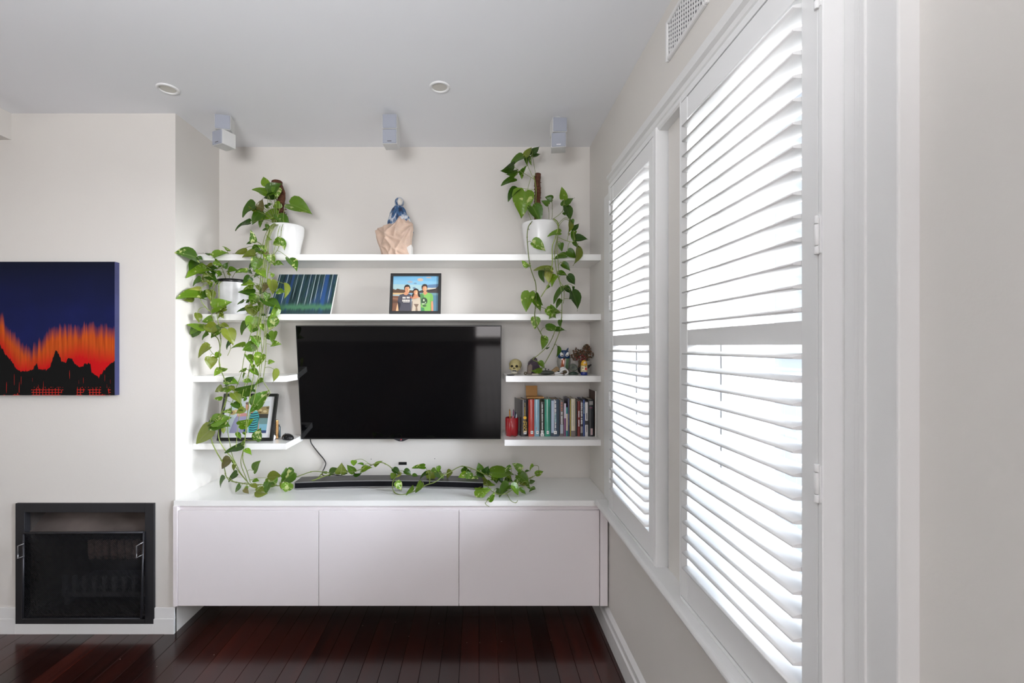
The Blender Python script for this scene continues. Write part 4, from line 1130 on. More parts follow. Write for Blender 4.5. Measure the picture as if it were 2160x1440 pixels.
bm = B(); prism(bm, [(-0.043, 0), (-0.022, 0), (-0.016, 0.03), (-0.014, 0.052), (-0.026, 0.062), (-0.038, 0.05), (-0.0405, 0.02)], -0.033, 0.02); bevel(bm, 0.004, 2)
obj('rind', bm, mat('rind_grey', (0.22, 0.17, 0.14), 0.8, var=0.3, vscale=50, bump=0.5, bscale=120), t)
bm = B(); box(bm, -0.018, 0.020, -0.046, -0.030, 0.0, 0.004); obj('name_card', bm, mat('card_cream', (0.66, 0.60, 0.46), 0.6), t)
bm = B(); lathe(bm, [(0.018, 0), (0.022, 0.002), (0.020, 0.005), (0.006, 0.0065)], 24, (0, 0, 0)); 
tag(obj('dark_stone_disc', bm, mat('disc_dark', (0.035, 0.028, 0.04), 0.25, var=0.5, vscale=60), loc=(sx(1077, 2.555), 2.555, ZC)), 'small flat dark polished stone disc in front of the skull', 'stone')
bm = B(); R_, r_ = 0.0065, 0.003; nn = 18
vv = [[bm.verts.new(((R_ + r_*math.cos(2*math.pi*j/8))*math.cos(2*math.pi*i/nn), r_*math.sin(2*math.pi*j/8), (R_ + r_*math.cos(2*math.pi*j/8))*math.sin(2*math.pi*i/nn) + R_ + r_)) for j in range(8)] for i in range(nn)]
for i in range(nn):
    for j in range(8): bm.faces.new((vv[i][j], vv[(i+1) % nn][j], vv[(i+1) % nn][(j+1) % 8], vv[i][(j+1) % 8])).smooth = True
tag(obj('bronze_ring', bm, mat('old_bronze', (0.14, 0.11, 0.06), 0.5, metal=0.6), loc=(sx(1108.5, 2.60), 2.60, ZC)), 'tiny bronze ring standing between skull and amethyst', 'ring')
t = orn('oil_lamp', 'flat oval dark green stone lamp with small knob', 1153, 2.60, 'lamp')
bm = B(); ball(bm, (0, 0, 0.0135), 0.0445, 0.030, 0.0135, 28, 12); obj('body', bm, mat('dark_serpentine', (0.045, 0.052, 0.042), 0.45, var=0.35, vscale=50), t)
bm = B(); lathe(bm, [(0.005, 0.024), (0.003, 0.030), (0.004, 0.037), (0.002, 0.040)], 12, (-0.006, 0, 0)); obj('knob', bm, mat('knob_green', (0.08, 0.09, 0.05), 0.5), t)
bm = B(); ball(bm, (0.012, 0.004, 0.031), 0.0045, 0.0045, 0.004); obj('bead', bm, mat('bead_black', (0.02, 0.02, 0.025), 0.3), t)
rock('tan_shell', 'tan brown shell fragment behind the dark stone lamp', 1173, 2.70, (0.058, 0.03, 0.046), mat('tan_shell', (0.42, 0.27, 0.12), 0.5, var=0.3, vscale=40), 5, 'shell', 0.3)
# small white animal skull
t = orn('animal_skull', 'small white animal skull with dark eye hollow between lamp and owl', 1183, 2.62, 'skull')
bm = B()
tube(bm, smooth_path([Vector(p) for p in ((-0.036, 0, 0.006), (-0.018, -0.004, 0.012), (0.004, 0, 0.020), (0.020, 0.004, 0.022), (0.034, 0.006, 0.012))], 5), 0.007, 10, r1=0.014)
ball(bm, (0.014, 0.006, 0.030), 0.020, 0.014, 0.016)
for v in bm.verts: v.co.z = max(0.0, v.co.z)
obj('cranium', bm, mat('white_bone', (0.74, 0.73, 0.72), 0.5), t)
bm = B(); tube(bm, smooth_path([Vector(p) for p in ((-0.008, -0.014, 0.016), (0.008, -0.020, 0.030), (0.024, -0.019, 0.032), (0.036, -0.014, 0.022), (0.036, -0.012, 0.008), (0.022, -0.014, 0.003))], 5), 0.0042, 8); obj('cheek_arch', bm, MATS['white_bone'], t)
bm = B(); ball(bm, (0.021, -0.014, 0.017), 0.0125, 0.006, 0.009); obj('eye_hollow', bm, mat('hollow_brown', (0.07, 0.05, 0.025), 0.9), t)
bm = B(); ball(bm, (-0.012, -0.009, 0.019), 0.010, 0.004, 0.0045); obj('nose_hollow', bm, mat('hollow_black', (0.01, 0.01, 0.012), 0.9), t)
bm = B(); tube(bm, [(-0.035, -0.004, 0.003), (-0.012, -0.008, 0.003), (0.010, -0.010, 0.003)], 0.0032, 8)
for i in range(6): box(bm, -0.034 + i*0.006, -0.031 + i*0.006, -0.011, -0.007, 0.0, 0.006)
obj('teeth', bm, MATS['white_bone'], t)
rock('black_pebble', 'small black pebble beside the ammonite', 1197, 2.66, (0.016, 0.014, 0.014), mat('pebble_black', (0.012, 0.012, 0.012), 0.3), 8, 'pebble', 0.15, 2)

# glass owl
def owl():
    t = orn('glass_owl', 'blown glass owl with blue head and orange green body', 1189, 2.70, 'ornament')
    prof = [(0.016, 0.0), (0.022, 0.004), (0.030, 0.02), (0.038, 0.05), (0.041, 0.075), (0.038, 0.10), (0.033, 0.118)]
    m, nt, b = new_mat('owl_glass_body', 0.08, 0.6)
    tc = nt.nodes.new('ShaderNodeTexCoord'); sp = nt.nodes.new('ShaderNodeSeparateXYZ'); nt.links.new(tc.outputs['Object'], sp.inputs[0])
    xx = nmath(nt, 'ADD', sp.outputs['X'], nmath(nt, 'MULTIPLY', nmath(nt, 'SUBTRACT', sp.outputs['Z'], 0.06), -0.12))
    c = nmix(nt, nramp(nt, nmath(nt, 'ABSOLUTE', nmath(nt, 'ADD', xx, 0.010)), 0.006, 0.013, 1.0, 0.0), (0.34, 0.34, 0.30), (0.52, 0.13, 0.045))
    c = nmix(nt, nramp(nt, nmath(nt, 'ABSOLUTE', nmath(nt, 'SUBTRACT', xx, 0.016)), 0.006, 0.013, 1.0, 0.0), c, (0.10, 0.20, 0.09))
    c = nmix(nt, nramp(nt, nmath(nt, 'ABSOLUTE', nmath(nt, 'SUBTRACT', xx, 0.004)), 0.001, 0.004, 0.8, 0.0), c, (0.62, 0.62, 0.58))
    c = nmix(nt, nramp(nt, sp.outputs['Z'], 0.035, 0.012, 0.0, 0.8), c, (0.34, 0.13, 0.05))
    nt.links.new(c, b.inputs['Base Color']); b.inputs['Coat Weight'].default_value = 0.6; b.inputs['Transmission Weight'].default_value = 0.25
    def shell(prof, name, mt, sq=0.7):
        bm = B(); n = 36; rings = []
        for r, z in prof: rings.append([bm.verts.new((r*math.cos(2*math.pi*i/n), r*sq*math.sin(2*math.pi*i/n), z)) for i in range(n)])
        for a, b_ in zip(rings, rings[1:]):
            for i in range(n): bm.faces.new((a[i], a[(i+1) % n], b_[(i+1) % n], b_[i])).smooth = True
        bm.faces.new(list(reversed(rings[0]))); bm.faces.new(rings[-1])
        return bm
    obj('body', shell(prof, '', m), m, t)
    M_blue = mat('owl_blue_glass', (0.008, 0.045, 0.14), 0.08, coat=0.6)
    bm = shell([(0.0385, 0.092), (0.0375, 0.104), (0.033, 0.120), (0.029, 0.134), (0.026, 0.139), (0.012, 0.141)], '', M_blue, 0.72)
    for s in (-1, 1):
        tube(bm, [(s*0.017, 0, 0.130), (s*0.022, 0, 0.142), (s*0.0285, 0, 0.156)], 0.011, 10, r1=0.0012)
    obj('head', bm, M_blue, t)
    for s in (-1, 1):
        bm = B(); lathe(bm, [(0.0105, 0.0), (0.009, -0.003), (0.004, -0.0045)], 20, (s*0.0155, -0.0235, 0.113), ax='y')
        for v in bm.verts:
            if v.co.z > 0.113: v.co.z += (v.co.z - 0.113)*0.7; v.co.x += s*(v.co.z - 0.113)*0.35
        e = obj('eye', bm, mat('eye_white', (0.82, 0.82, 0.82), 0.2), t)
        bm = B(); ball(bm, (s*0.0145, -0.0285, 0.1105), 0.0038, 0.002, 0.0038, 12, 8); obj('pupil', bm, mat('pupil_black', (0.004, 0.004, 0.004), 0.1), e)
    bm = B(); lathe(bm, [(0.0055, 0.0), (0.004, -0.008), (0.001, -0.016)], 10, (0, -0.027, 0.102)); obj('beak', bm, mat('beak_black', (0.006, 0.006, 0.008), 0.15), t)
owl()
# ammonite on green stand
t = orn('ammonite', 'coiled dark green ammonite on a green stand', 1209.5, 2.63, 'fossil')
bm = B(); lathe(bm, [(0.028, 0.0), (0.026, 0.008), (0.018, 0.015), (0.006, 0.018)], 24); 
for v in bm.verts: v.co.y *= 0.6
obj('stand', bm, mat('stand_green', (0.030, 0.055, 0.040), 0.3), t)
bm = B(); pts = []
for i in range(90):
    a = i*0.21; r = 0.0022 + 0.0185*(i/90)
    pts.append(Vector((r*math.cos(a), 0, 0.0435 + r*math.sin(a))))
tube(bm, pts, 0.0012, 8, r1=0.0056); obj('shell_coil', bm, mat('ammonite_stone', (0.11, 0.125, 0.095), 0.35, var=0.5, vscale=70), t)
bm = B(); lathe(bm, [(0.0195, -0.003), (0.0195, 0.003)], 24, (0, 0.001, 0.0435), ax='y'); obj('core', bm, mat('ammonite_dark', (0.020, 0.028, 0.022), 0.4), t)
# dried posy in a dark bird-shaped vase
t = orn('dried_posy', 'dried brown flower posy in a dark bird-shaped vase', 1228, 2.68, 'posy')
bm = B(); ball(bm, (0.004, 0, 0.026), 0.031, 0.024, 0.026); tube(bm, [(0.024, 0, 0.036), (0.040, 0, 0.048), (0.054, 0, 0.056)], 0.012, 10, r1=0.003)
for v in bm.verts: v.co.z = max(0, v.co.z)
obj('vase', bm, mat('vase_dark', (0.018, 0.014, 0.014), 0.35), t)
bm = B(); lathe(bm, [(0.016, 0.040), (0.010, 0.055), (0.012, 0.078)], 14, (-0.012, 0, 0)); obj('stem_bundle', bm, mat('stem_brown', (0.10, 0.055, 0.025), 0.8), t)
rr = random.Random(21); M_d = [mat('dried_flower_a', (0.13, 0.085, 0.05), 0.9), mat('dried_flower_b', (0.09, 0.075, 0.045), 0.9), mat('dried_flower_c', (0.20, 0.075, 0.03), 0.9), mat('dried_flower_red', (0.30, 0.03, 0.04), 0.8)]
for gi, m in enumerate(M_d):
    bm = B()
    for k in range(150 if gi < 3 else 16):
        if gi == 3: c = Vector((rr.uniform(-0.05, 0.04), -0.022, rr.uniform(0.082, 0.11)))
        else:
            blob = rr.choice(((-0.030, 0.125, 0.030), (-0.045, 0.105, 0.024), (-0.005, 0.105, 0.032), (0.026, 0.142, 0.026), (0.040, 0.115, 0.026), (0.020, 0.100, 0.026), (0.026, 0.162, 0.012)))
            d = Vector((rr.gauss(0, 1), rr.gauss(0, 0.7), rr.gauss(0, 1))).normalized()*blob[2]*rr.uniform(0.55, 1.05)
            c = Vector((blob[0], 0, blob[1])) + d
        for q in range(2):
            d2 = Vector((rr.gauss(0, 1), rr.gauss(0, 1), rr.gauss(0, 1))).normalized()*0.006
            tube(bm, [c - d2, c + d2], 0.0022, 4, r1=0.0008)
    o = obj('dried_flowers', bm, m, t); o['kind'] = 'stuff'
# nesting doll
t = orn('nesting_doll', 'small painted wooden nesting doll with yellow scarf and blue base', 1232, 2.58, 'doll')
bm = B(); lathe(bm, [(0.018, 0.0), (0.0195, 0.003), (0.0205, 0.012), (0.0195, 0.0185)], 24); obj('blue_base', bm, mat('doll_blue', (0.012, 0.028, 0.20), 0.2, coat=0.4), t)
bm = B(); lathe(bm, [(0.0196, 0.0185), (0.0198, 0.03), (0.0188, 0.045), (0.0185, 0.055)], 24); obj('body', bm, mat('doll_cream', (0.66, 0.56, 0.34), 0.25, coat=0.4), t)
bm = B(); lathe(bm, [(0.0186, 0.055), (0.0180, 0.064), (0.0150, 0.075), (0.0095, 0.083), (0.003, 0.086)], 24); obj('scarf', bm, mat('doll_yellow', (0.75, 0.40, 0.02), 0.25, coat=0.4), t)
bm = B(); ball(bm, (0.001, -0.0125, 0.070), 0.008, 0.006, 0.008, 14, 10); obj('face', bm, mat('doll_face', (0.75, 0.55, 0.42), 0.3), t)
bm = B(); ball(bm, (0.005, -0.0155, 0.036), 0.0075, 0.005, 0.009, 14, 10); obj('painted_rose', bm, mat('doll_red', (0.62, 0.02, 0.04), 0.3), t)
bm = B()
for p in ((-0.010, -0.0165, 0.041), (-0.006, -0.018, 0.026), (0.011, -0.0155, 0.024), (0.004, -0.019, 0.051)): ball(bm, p, 0.003, 0.0015, 0.0025, 10, 6)
obj('painted_dots', bm, mat('doll_black', (0.02, 0.015, 0.01), 0.3), t)

# ------------------------------------------------------------------ things on the shelf by the large frame
def onD(name, label, px, Y, cat, rz=0): return thing(name, label, cat, (sx(px, Y), Y, ZDL), (0, 0, rz))
t = onD('computer_mouse', 'black computer mouse at the end of the shelf', 607, 2.625, 'mouse', math.radians(-32))
bm = B(); ball(bm, (0, 0, 0.008), 0.044, 0.026, 0.026, 24, 14)
for v in bm.verts: v.co.z = max(0.0, v.co.z)
obj('shell', bm, mat('mouse_black', (0.010, 0.010, 0.011), 0.18), t)
bm = B(); lathe(bm, [(0.005, -0.002), (0.005, 0.002)], 14, (-0.022, 0, 0.029), ax='y'); obj('wheel', bm, M_grey, t)
t = onD('table_clock', 'small gold framed clock beside the large photograph', 582, 2.66, 'clock', math.radians(-50))
bm = B(); box(bm, -0.026, 0.026, -0.008, 0.008, 0.0, 0.108); bevel(bm, 0.004, 2); obj('case', bm, mat('gold_brass', (0.42, 0.24, 0.10), 0.25, metal=0.9), t)
bm = B(); box(bm, -0.021, 0.021, -0.0095, -0.007, 0.006, 0.102); obj('dial', bm, mat('dial_black', (0.012, 0.012, 0.014), 0.15), t)
bm = B(); tube(bm, [(0, -0.0100, 0.054), (0.008, -0.0100, 0.078)], 0.001, 6); tube(bm, [(0, -0.0100, 0.054), (-0.010, -0.0100, 0.045)], 0.001, 6); obj('hands', bm, INKW, t)
t = onD('glass_flask', 'dark blue grey flask behind the computer mouse', 588, 2.685, 'flask')
bm = B(); lathe(bm, [(0.010, 0), (0.011, 0.003), (0.011, 0.060), (0.009, 0.066), (0.006, 0.068)], 24); obj('body', bm, mat('flask_blue', (0.07, 0.095, 0.11), 0.2), t)
bm = B(); lathe(bm, [(0.0065, 0.068), (0.0065, 0.074), (0.005, 0.076)], 18); obj('cap', bm, mat('flask_cap', (0.05, 0.06, 0.07), 0.4), t)
t = onD('white_pebble', 'smooth white egg-shaped ornament in front of the clock', 576, 2.615, 'ornament')
bm = B(); ball(bm, (0, 0, 0.0145), 0.0155, 0.013, 0.0145, 20, 14); obj('egg', bm, mat('egg_white', (0.78, 0.79, 0.82), 0.2), t)
bm = B(); lathe(bm, [(0.010, 0), (0.008, 0.003)], 18); obj('foot', bm, mat('egg_foot', (0.6, 0.6, 0.62), 0.4), t)
# ------------------------------------------------------------------ trailing pothos plants
def leaf_mat(name, dark, light, vein, varieg=0.0, cream=(0.55, 0.60, 0.22)):
    m = bpy.data.materials.new(name); m.use_nodes = True
    nt = m.node_tree; b = nt.nodes['Principled BSDF']; out = nt.nodes['Material Output']
    b.inputs['Roughness'].default_value = 0.27; b.inputs['Specular IOR Level'].default_value = 0.5
    tc = nt.nodes.new('ShaderNodeTexCoord'); oi = nt.nodes.new('ShaderNodeObjectInfo')
    mx = nt.nodes.new('ShaderNodeMix'); mx.data_type = 'RGBA'
    mx.inputs[6].default_value = (*dark, 1); mx.inputs[7].default_value = (*light, 1)
    nt.links.new(oi.outputs['Random'], mx.inputs[0])
    # midrib and side veins: x is across the blade, y along it
    sp = nt.nodes.new('ShaderNodeSeparateXYZ'); nt.links.new(tc.outputs['Object'], sp.inputs[0])
    ab = nt.nodes.new('ShaderNodeMath'); ab.operation = 'ABSOLUTE'; nt.links.new(sp.outputs['X'], ab.inputs[0])
    mr = nt.nodes.new('ShaderNodeMapRange'); mr.inputs['From Min'].default_value = 0.0; mr.inputs['From Max'].default_value = 0.045
    mr.inputs['To Min'].default_value = 0.65; mr.inputs['To Max'].default_value = 0.0
    nt.links.new(ab.outputs[0], mr.inputs['Value'])
    mv = nt.nodes.new('ShaderNodeMix'); mv.data_type = 'RGBA'; mv.inputs[7].default_value = (*vein, 1)
    nt.links.new(mr.outputs['Result'], mv.inputs[0]); nt.links.new(mx.outputs[2], mv.inputs[6])
    col = mv.outputs[2]
    n = nt.nodes.new('ShaderNodeTexNoise'); n.noise_dimensions = '4D'; n.inputs['Scale'].default_value = 3.5; n.inputs['Detail'].default_value = 3; n.inputs['Distortion'].default_value = 0.6
    nt.links.new(tc.outputs['Object'], n.inputs['Vector'])
    w = nt.nodes.new('ShaderNodeMath'); w.operation = 'MULTIPLY'; w.inputs[1].default_value = 50; nt.links.new(oi.outputs['Random'], w.inputs[0]); nt.links.new(w.outputs[0], n.inputs['W'])
    if varieg:
        r = nt.nodes.new('ShaderNodeMapRange'); r.inputs['From Min'].default_value = 0.62 - varieg*0.14; r.inputs['From Max'].default_value = 0.66 - varieg*0.12; r.inputs['To Max'].default_value = 0.9
        nt.links.new(n.outputs['Fac'], r.inputs['Value'])
        mc = nt.nodes.new('ShaderNodeMix'); mc.data_type = 'RGBA'; mc.inputs[7].default_value = (*cream, 1)
        nt.links.new(r.outputs['Result'], mc.inputs[0]); nt.links.new(col, mc.inputs[6]); col = mc.outputs[2]
    nt.links.new(col, b.inputs['Base Color'])
    tl = nt.nodes.new('ShaderNodeBsdfTranslucent')
    hs = nt.nodes.new('ShaderNodeHueSaturation'); hs.inputs['Value'].default_value = 1.5; hs.inputs['Hue'].default_value = 0.485
    nt.links.new(col, hs.inputs['Color']); nt.links.new(hs.outputs['Color'], tl.inputs['Color'])
    ms = nt.nodes.new('ShaderNodeMixShader'); ms.inputs['Fac'].default_value = 0.2
    nt.links.new(b.outputs[0], ms.inputs[1]); nt.links.new(tl.outputs[0], ms.inputs[2]); nt.links.new(ms.outputs[0], out.inputs['Surface'])
    bp = nt.nodes.new('ShaderNodeBump'); bp.inputs['Strength'].default_value = 0.12; bp.inputs['Distance'].default_value = 0.05
    nt.links.new(n.outputs['Fac'], bp.inputs['Height']); nt.links.new(bp.outputs['Normal'], b.inputs['Normal'])
    return m
LM = {
 'm': leaf_mat('leaf_green', (0.045, 0.125, 0.006), (0.165, 0.300, 0.014), (0.16, 0.28, 0.04), 0.08),
 'd': leaf_mat('leaf_dark_green', (0.022, 0.068, 0.005), (0.065, 0.150, 0.009), (0.08, 0.15, 0.03)),
 'o': leaf_mat('leaf_olive', (0.110, 0.155, 0.014), (0.195, 0.240, 0.028), (0.22, 0.25, 0.07)),
 'v': leaf_mat('leaf_variegated', (0.060, 0.165, 0.010), (0.140, 0.275, 0.018), (0.26, 0.38, 0.10), 0.62, (0.52, 0.58, 0.24)),
 'y': leaf_mat('leaf_yellowing', (0.330, 0.380, 0.060), (0.420, 0.430, 0.090), (0.45, 0.46, 0.18)),
 'b': leaf_mat('leaf_browning', (0.120, 0.110, 0.030), (0.170, 0.120, 0.050), (0.15, 0.12, 0.06)),
}
M_stem = mat('vine_stem', (0.21, 0.27, 0.055), 0.5, objvar=0.35)
M_node = mat('vine_stem_pale', (0.36, 0.40, 0.12), 0.5)
M_moss = mat('moss_pole', (0.125, 0.045, 0.022), 0.95, var=0.45, vscale=60, bump=0.9, bscale=180)
M_potw = mat('pot_white', (0.84, 0.84, 0.83), 0.22, spec=0.5)
M_soil = mat('soil', (0.030, 0.020, 0.014), 0.95, bump=0.6, bscale=120)

def leaf_mesh(fold, droop, wave, skew):
    st = [(0.0, 0.10, -0.10), (0.05, 0.26, -0.06), (0.14, 0.36, 0.05), (0.30, 0.385, 0.25), (0.48, 0.335, 0.45), (0.66, 0.235, 0.65), (0.82, 0.12, 0.82), (0.93, 0.042, 0.93), (1.0, 0.004, 1.0)]
    bm = bmesh.new(); rows = []
    for t, w, te in st:
        row = []
        for k, f in enumerate((-1, -0.55, 0, 0.55, 1)):
            y = t if abs(f) < 0.3 else (t + (te - t)*abs(f))
            x = f*w*(1 + skew*f)
            z = fold*abs(x) - droop*t*t*0.5 + wave*math.sin(t*7 + f*2.0)*abs(f)*0.05
            row.append(bm.verts.new((x + skew*0.15*t*t, y, z)))
        rows.append(row)
    for a, b in zip(rows, rows[1:]):
        for k in range(4):
            f = bm.faces.new((a[k], a[k+1], b[k+1], b[k])); f.smooth = True
    me = bpy.data.meshes.new('leaf'); bm.to_mesh(me); bm.free()
    return me
SHAPES = [leaf_mesh(*a) for a in ((0.30, 0.35, 0.6, 0.0), (0.50, 0.55, 1.0, 0.12), (0.15, 0.25, 0.8, -0.12), (0.65, 0.45, 0.5, 0.05), (0.35, 0.75, 1.0, -0.06))]
LEAVES = {}
for ci, me in enumerate(SHAPES):
    for key, m in LM.items():
        c = me.copy(); c.materials.append(m); LEAVES[ci, key] = c
rnd = random.Random(11)

def make_plant(t, leaves, vines, ydepth, zmin=None):
    """leaves: (bx, by, tx, ty, w, code); vines: list of (pixel polyline, radius)"""
    paths = []
    for pts, r in vines:
        path = smooth_path([P(p[0], p[1], p[2] if len(p) > 2 else ydepth(p[0], p[1])) for p in pts], 5)
        paths.append([path, r, []])
    for e in leaves:
        x0, y0, x1, y1, w = e[:5]
        code = e[5] if len(e) > 5 else rnd.choice('mmmmmdov')
        gs = 1.14 if y0 > 960 else 1.0
        Y = ydepth(x0, y0)
        b = P(x0, y0, Y)
        tip = P(x1, y1, Y)
        L = (tip - b).length
        tip = tip + Vector((0, rnd.uniform(-0.35, 0.12)*L, 0))
        if tip.x < LX + 0.012:      # keep clear of the niche side: the leaf reaches out towards the room
            tip = P(x1, y1, min(Y, (-LX - 0.014)*F/(CX - x1))); L = (tip - b).length
        if b.x < LX + 0.012: b.x = LX + 0.012
        ax = (tip - b).normalized()
        view = (Vector((0, 0, EYE)) - b).normalized()
        nrm = (view - ax*view.dot(ax)).normalized()
        a = math.acos(min(1.0, w/0.77))
        sgn = 1 if (Matrix.Rotation(a, 3, ax) @ nrm).z > (Matrix.Rotation(-a, 3, ax) @ nrm).z else -1
        if rnd.random() < 0.15: sgn = -sgn
        nrm = Matrix.Rotation(sgn*a*0.92, 3, ax) @ nrm
        xax = ax.cross(nrm).normalized()
        wid = L*max(1.0, w/0.77)
        mtx = Matrix((xax, ax, nrm)).transposed().to_4x4()
        si = rnd.randrange(len(SHAPES))
        o = bpy.data.objects.new('leaf', LEAVES[si, code])
        C.objects.link(o); o.parent = t
        o.matrix_parent_inverse = t.matrix_world.inverted() if False else Matrix.Translation(-t.location)
        full = Matrix.Translation(b) @ mtx @ Matrix.Diagonal((wid*1.2*gs, L*1.1*gs, L*gs, 1))
        pts = [full @ v.co for v in SHAPES[si].vertices]
        sh = Vector((0, 0, 0))
        # keep the blade out of the niche side, the shelves and the countertop
        ins = [q.x for q in pts if q.y > FY - 0.002]
        if ins and min(ins) < LX + 0.003: sh.x = LX + 0.003 - min(ins)
        for zt_ in (ZA, ZB, ZC, ZDL, ZDR):
            if min(q.z for q in pts) < zt_ + 0.002 and max(q.z for q in pts) > zt_ - 0.036:
                my = max(q.y for q in pts)
                if SY - 0.10 < my and min(q.y for q in pts) < SY + 0.09 and my > SY - 0.003: sh.y = min(sh.y, SY - 0.003 - my)
        low = [q.z for q in pts if q.y > YC - 0.004]
        if low and min(low) < 0.694: sh.z = 0.694 - min(low)
        b = b + sh
        o.matrix_basis = Matrix.Translation(b) @ mtx @ Matrix.Diagonal((wid*1.2*gs, L*1.1*gs, L*gs, 1))
        # petiole to the nearest vine
        best = None
        for i, (path, r, pet) in enumerate(paths):
            for q in path:
                d = (q - b).length + 0.35*max(0.0, q.z - b.z - 0.05)
                if best is None or d < best[0]: best = (d, i, q)
        if best and best[0] < 0.26:
            q = best[2]
            mid = (q + b)/2 + Vector((0, -0.01, 0.012 if q.z < b.z else 0.004)) - ax*0.10*best[0]
            paths[best[1]][2].append((q, mid, b))
    for path, r, pet in paths:
        bm = B(); tube(bm, path, r, 6)
        for q, mid, b in pet: tube(bm, smooth_path([q, mid, b], 4), 0.0014, 5)
        # node rings
        for k in range(6, len(path) - 4, 9):
            ball(bm, path[k], r*1.6, u=8, v=6)
        o = obj('vine', bm, M_stem, t); o.matrix_parent_inverse = Matrix.Translation(-t.location)

def cr(ox, oy, s):
    def conv(lst): return [(ox + e[0]/s, oy + e[1]/s, ox + e[2]/s, oy + e[3]/s) + tuple(e[4:]) for e in lst]
    return conv
A_ = cr(480, 360, 7.579); C_ = cr(500, 480, 7.2); B_ = cr(370, 500, 7.2); D_ = cr(370, 640, 6.545); E_ = cr(370, 820, 5.76)
F_ = cr(560, 950, 6.968); G_ = cr(820, 950, 6.353); H_ = cr(1040, 290, 11.077); I_ = cr(1020, 280, 5.144); J_ = cr(1090, 540, 10.29); K_ = cr(1130, 390, 8.47); L_ = cr(1090, 650, 10.29)

def pot_mesh(t, prof, rin, zsoil, m=M_potw):
    bm = B(); n = 48; rings = []
    for r, h in prof: rings.append([bm.verts.new((r*math.cos(2*math.pi*i/n), r*math.sin(2*math.pi*i/n), h)) for i in range(n)])
    for a, b in zip(rings, rings[1:]):
        for i in range(n):
            f = bm.faces.new((a[i], a[(i+1) % n], b[(i+1) % n], b[i])); f.smooth = True
    bm.faces.new(list(reversed(rings[0])))
    p = obj('pot', bm, m, t)
    bm = B(); lathe(bm, [(rin, zsoil - 0.02), (rin, zsoil)], 32); obj('soil', bm, M_soil, p)
    return p

# ---- plant on the top shelf next to the chimney breast side
p1 = thing('pothos_plant', 'tall pothos in white pot on top shelf, vines trailing down onto the countertop', 'potted plant', (-1.114, 2.638, ZA))
pot_mesh(p1, [(0.066, 0.0), (0.070, 0.004), (0.080, 0.07), (0.094, 0.13), (0.098, 0.172), (0.097, 0.182), (0.094, 0.185), (0.091, 0.180), (0.088, 0.15)], 0.0885, 0.165)
bm = B(); tube(bm, [Vector((-0.005 + 0.012*math.sin(k), 0.0, 0.14)) + (Vector((-0.045, 0.0, 0.30)))*(k/10) for k in range(11)], 0.021, 12)
for k in range(60):
    z = 0.16 + 0.28*k/60; a = k*2.4
    c = Vector((-0.005 - 0.045*(z - 0.14)/0.30, 0, z))
    tube(bm, [c + Vector((0.020*math.cos(a), 0.020*math.sin(a), 0)), c + Vector((0.0235*math.cos(a + 0.6), 0.0235*math.sin(a + 0.6), 0.004))], 0.0025, 4)
obj('moss_pole', bm, M_moss, p1)
bm = B(); lathe(bm, [(0.022, 0.425), (0.029, 0.428), (0.030, 0.445), (0.024, 0.450)], 16, (-0.056, 0, 0)); obj('pole_cap', bm, M_moss, p1)
def y1(px, py):
    if py < 470: return 2.58
    if py < 985:
        y = 2.485
        if px < 480: y = min(y, 1.555*F/(CX - px))
        return y
    # on the countertop and over the sound bar
    if px > 610 and py < 1010: return 2.60
    if px > 1020 and py > 1046: return 2.345
    return min(2.66, max(2.40, 0.785*F/max(60, py - CY + 4)))
L1 = A_([(615,240,580,105,.8,'m'),(650,330,840,200,.6,'d'),(640,370,445,265,.5,'m'),(755,370,580,450,.45,'d'),(780,275,810,430,.85,'v'),(1000,535,1320,640,.58,'m'),(445,560,220,690,.4,'d'),(460,640,350,560,.6,'o'),(520,630,560,465,.6,'b'),(520,640,390,830,.55,'d'),(360,830,125,880,.25,'d'),(800,690,560,760,.5,'m'),(570,690,500,880,.35,'m'),(800,730,740,875,.8,'m'),(810,715,990,870,.55,'m'),(650,570,580,560,.7,'d'),(840,520,730,580,.8,'m'),(640,550,710,530,.5,'d'),(400,1140,415,970,.5,'v'),(380,1160,305,1165,.5,'d'),(870,1120,740,1190,.8,'v'),(830,1080,925,1250,.35,'v'),(640,1060,700,1110,.5,'m'),(270,1240,125,1355,.4,'o'),(500,1230,385,1270,.9,'m'),(490,1290,590,1320,.4,'m'),(530,1200,630,1290,.5,'v'),(440,1340,250,1360,.5,'o'),(610,930,560,950,.6,'d'),(620,860,640,950,.5,'d')])
L1 += C_([(800,475,940,630,.5,'m'),(430,415,520,510,.5,'m'),(530,420,560,560,.7,'v'),(580,540,700,545,.45,'v'),(320,470,275,660,.75,'m'),(340,640,460,745,.7,'m'),(245,550,185,610,.6,'d'),(150,680,0,665,.35,'v'),(190,640,220,700,.6,'d'),(370,690,265,740,.5,'d'),(545,700,535,755,.9,'m'),(200,750,110,850,.8,'d'),(110,850,275,850,.5,'m'),(520,800,565,1000,.55,'o'),(450,850,400,970,.6,'b'),(610,970,730,980,.6,'v'),(710,850,770,1060,.25,'o'),(250,1000,55,960,.45,'d'),(240,900,100,920,.4,'m'),(300,1030,230,1170,.9,'m'),(190,1230,370,1200,.5,'m'),(470,1000,450,1110,.8,'m'),(460,1120,680,1200,.5,'d'),(590,1200,540,1400,.45,'m'),(620,1380,530,1440,.6,'v'),(180,1180,230,1330,.6,'o'),(100,1110,0,1150,.3,'d'),(140,1240,0,1260,.3,'d'),(170,1100,140,1150,.5,'d'),(290,1260,260,1330,.6,'o'),(380,1320,440,1330,.5,'d'),(330,1140,390,1210,.5,'m'),(400,930,340,1000,.6,'d'),(380,1080,440,1160,.6,'d'),(300,880,350,960,.5,'o'),(250,480,210,530,.7,'d'),(410,380,490,390,.4,'b')])
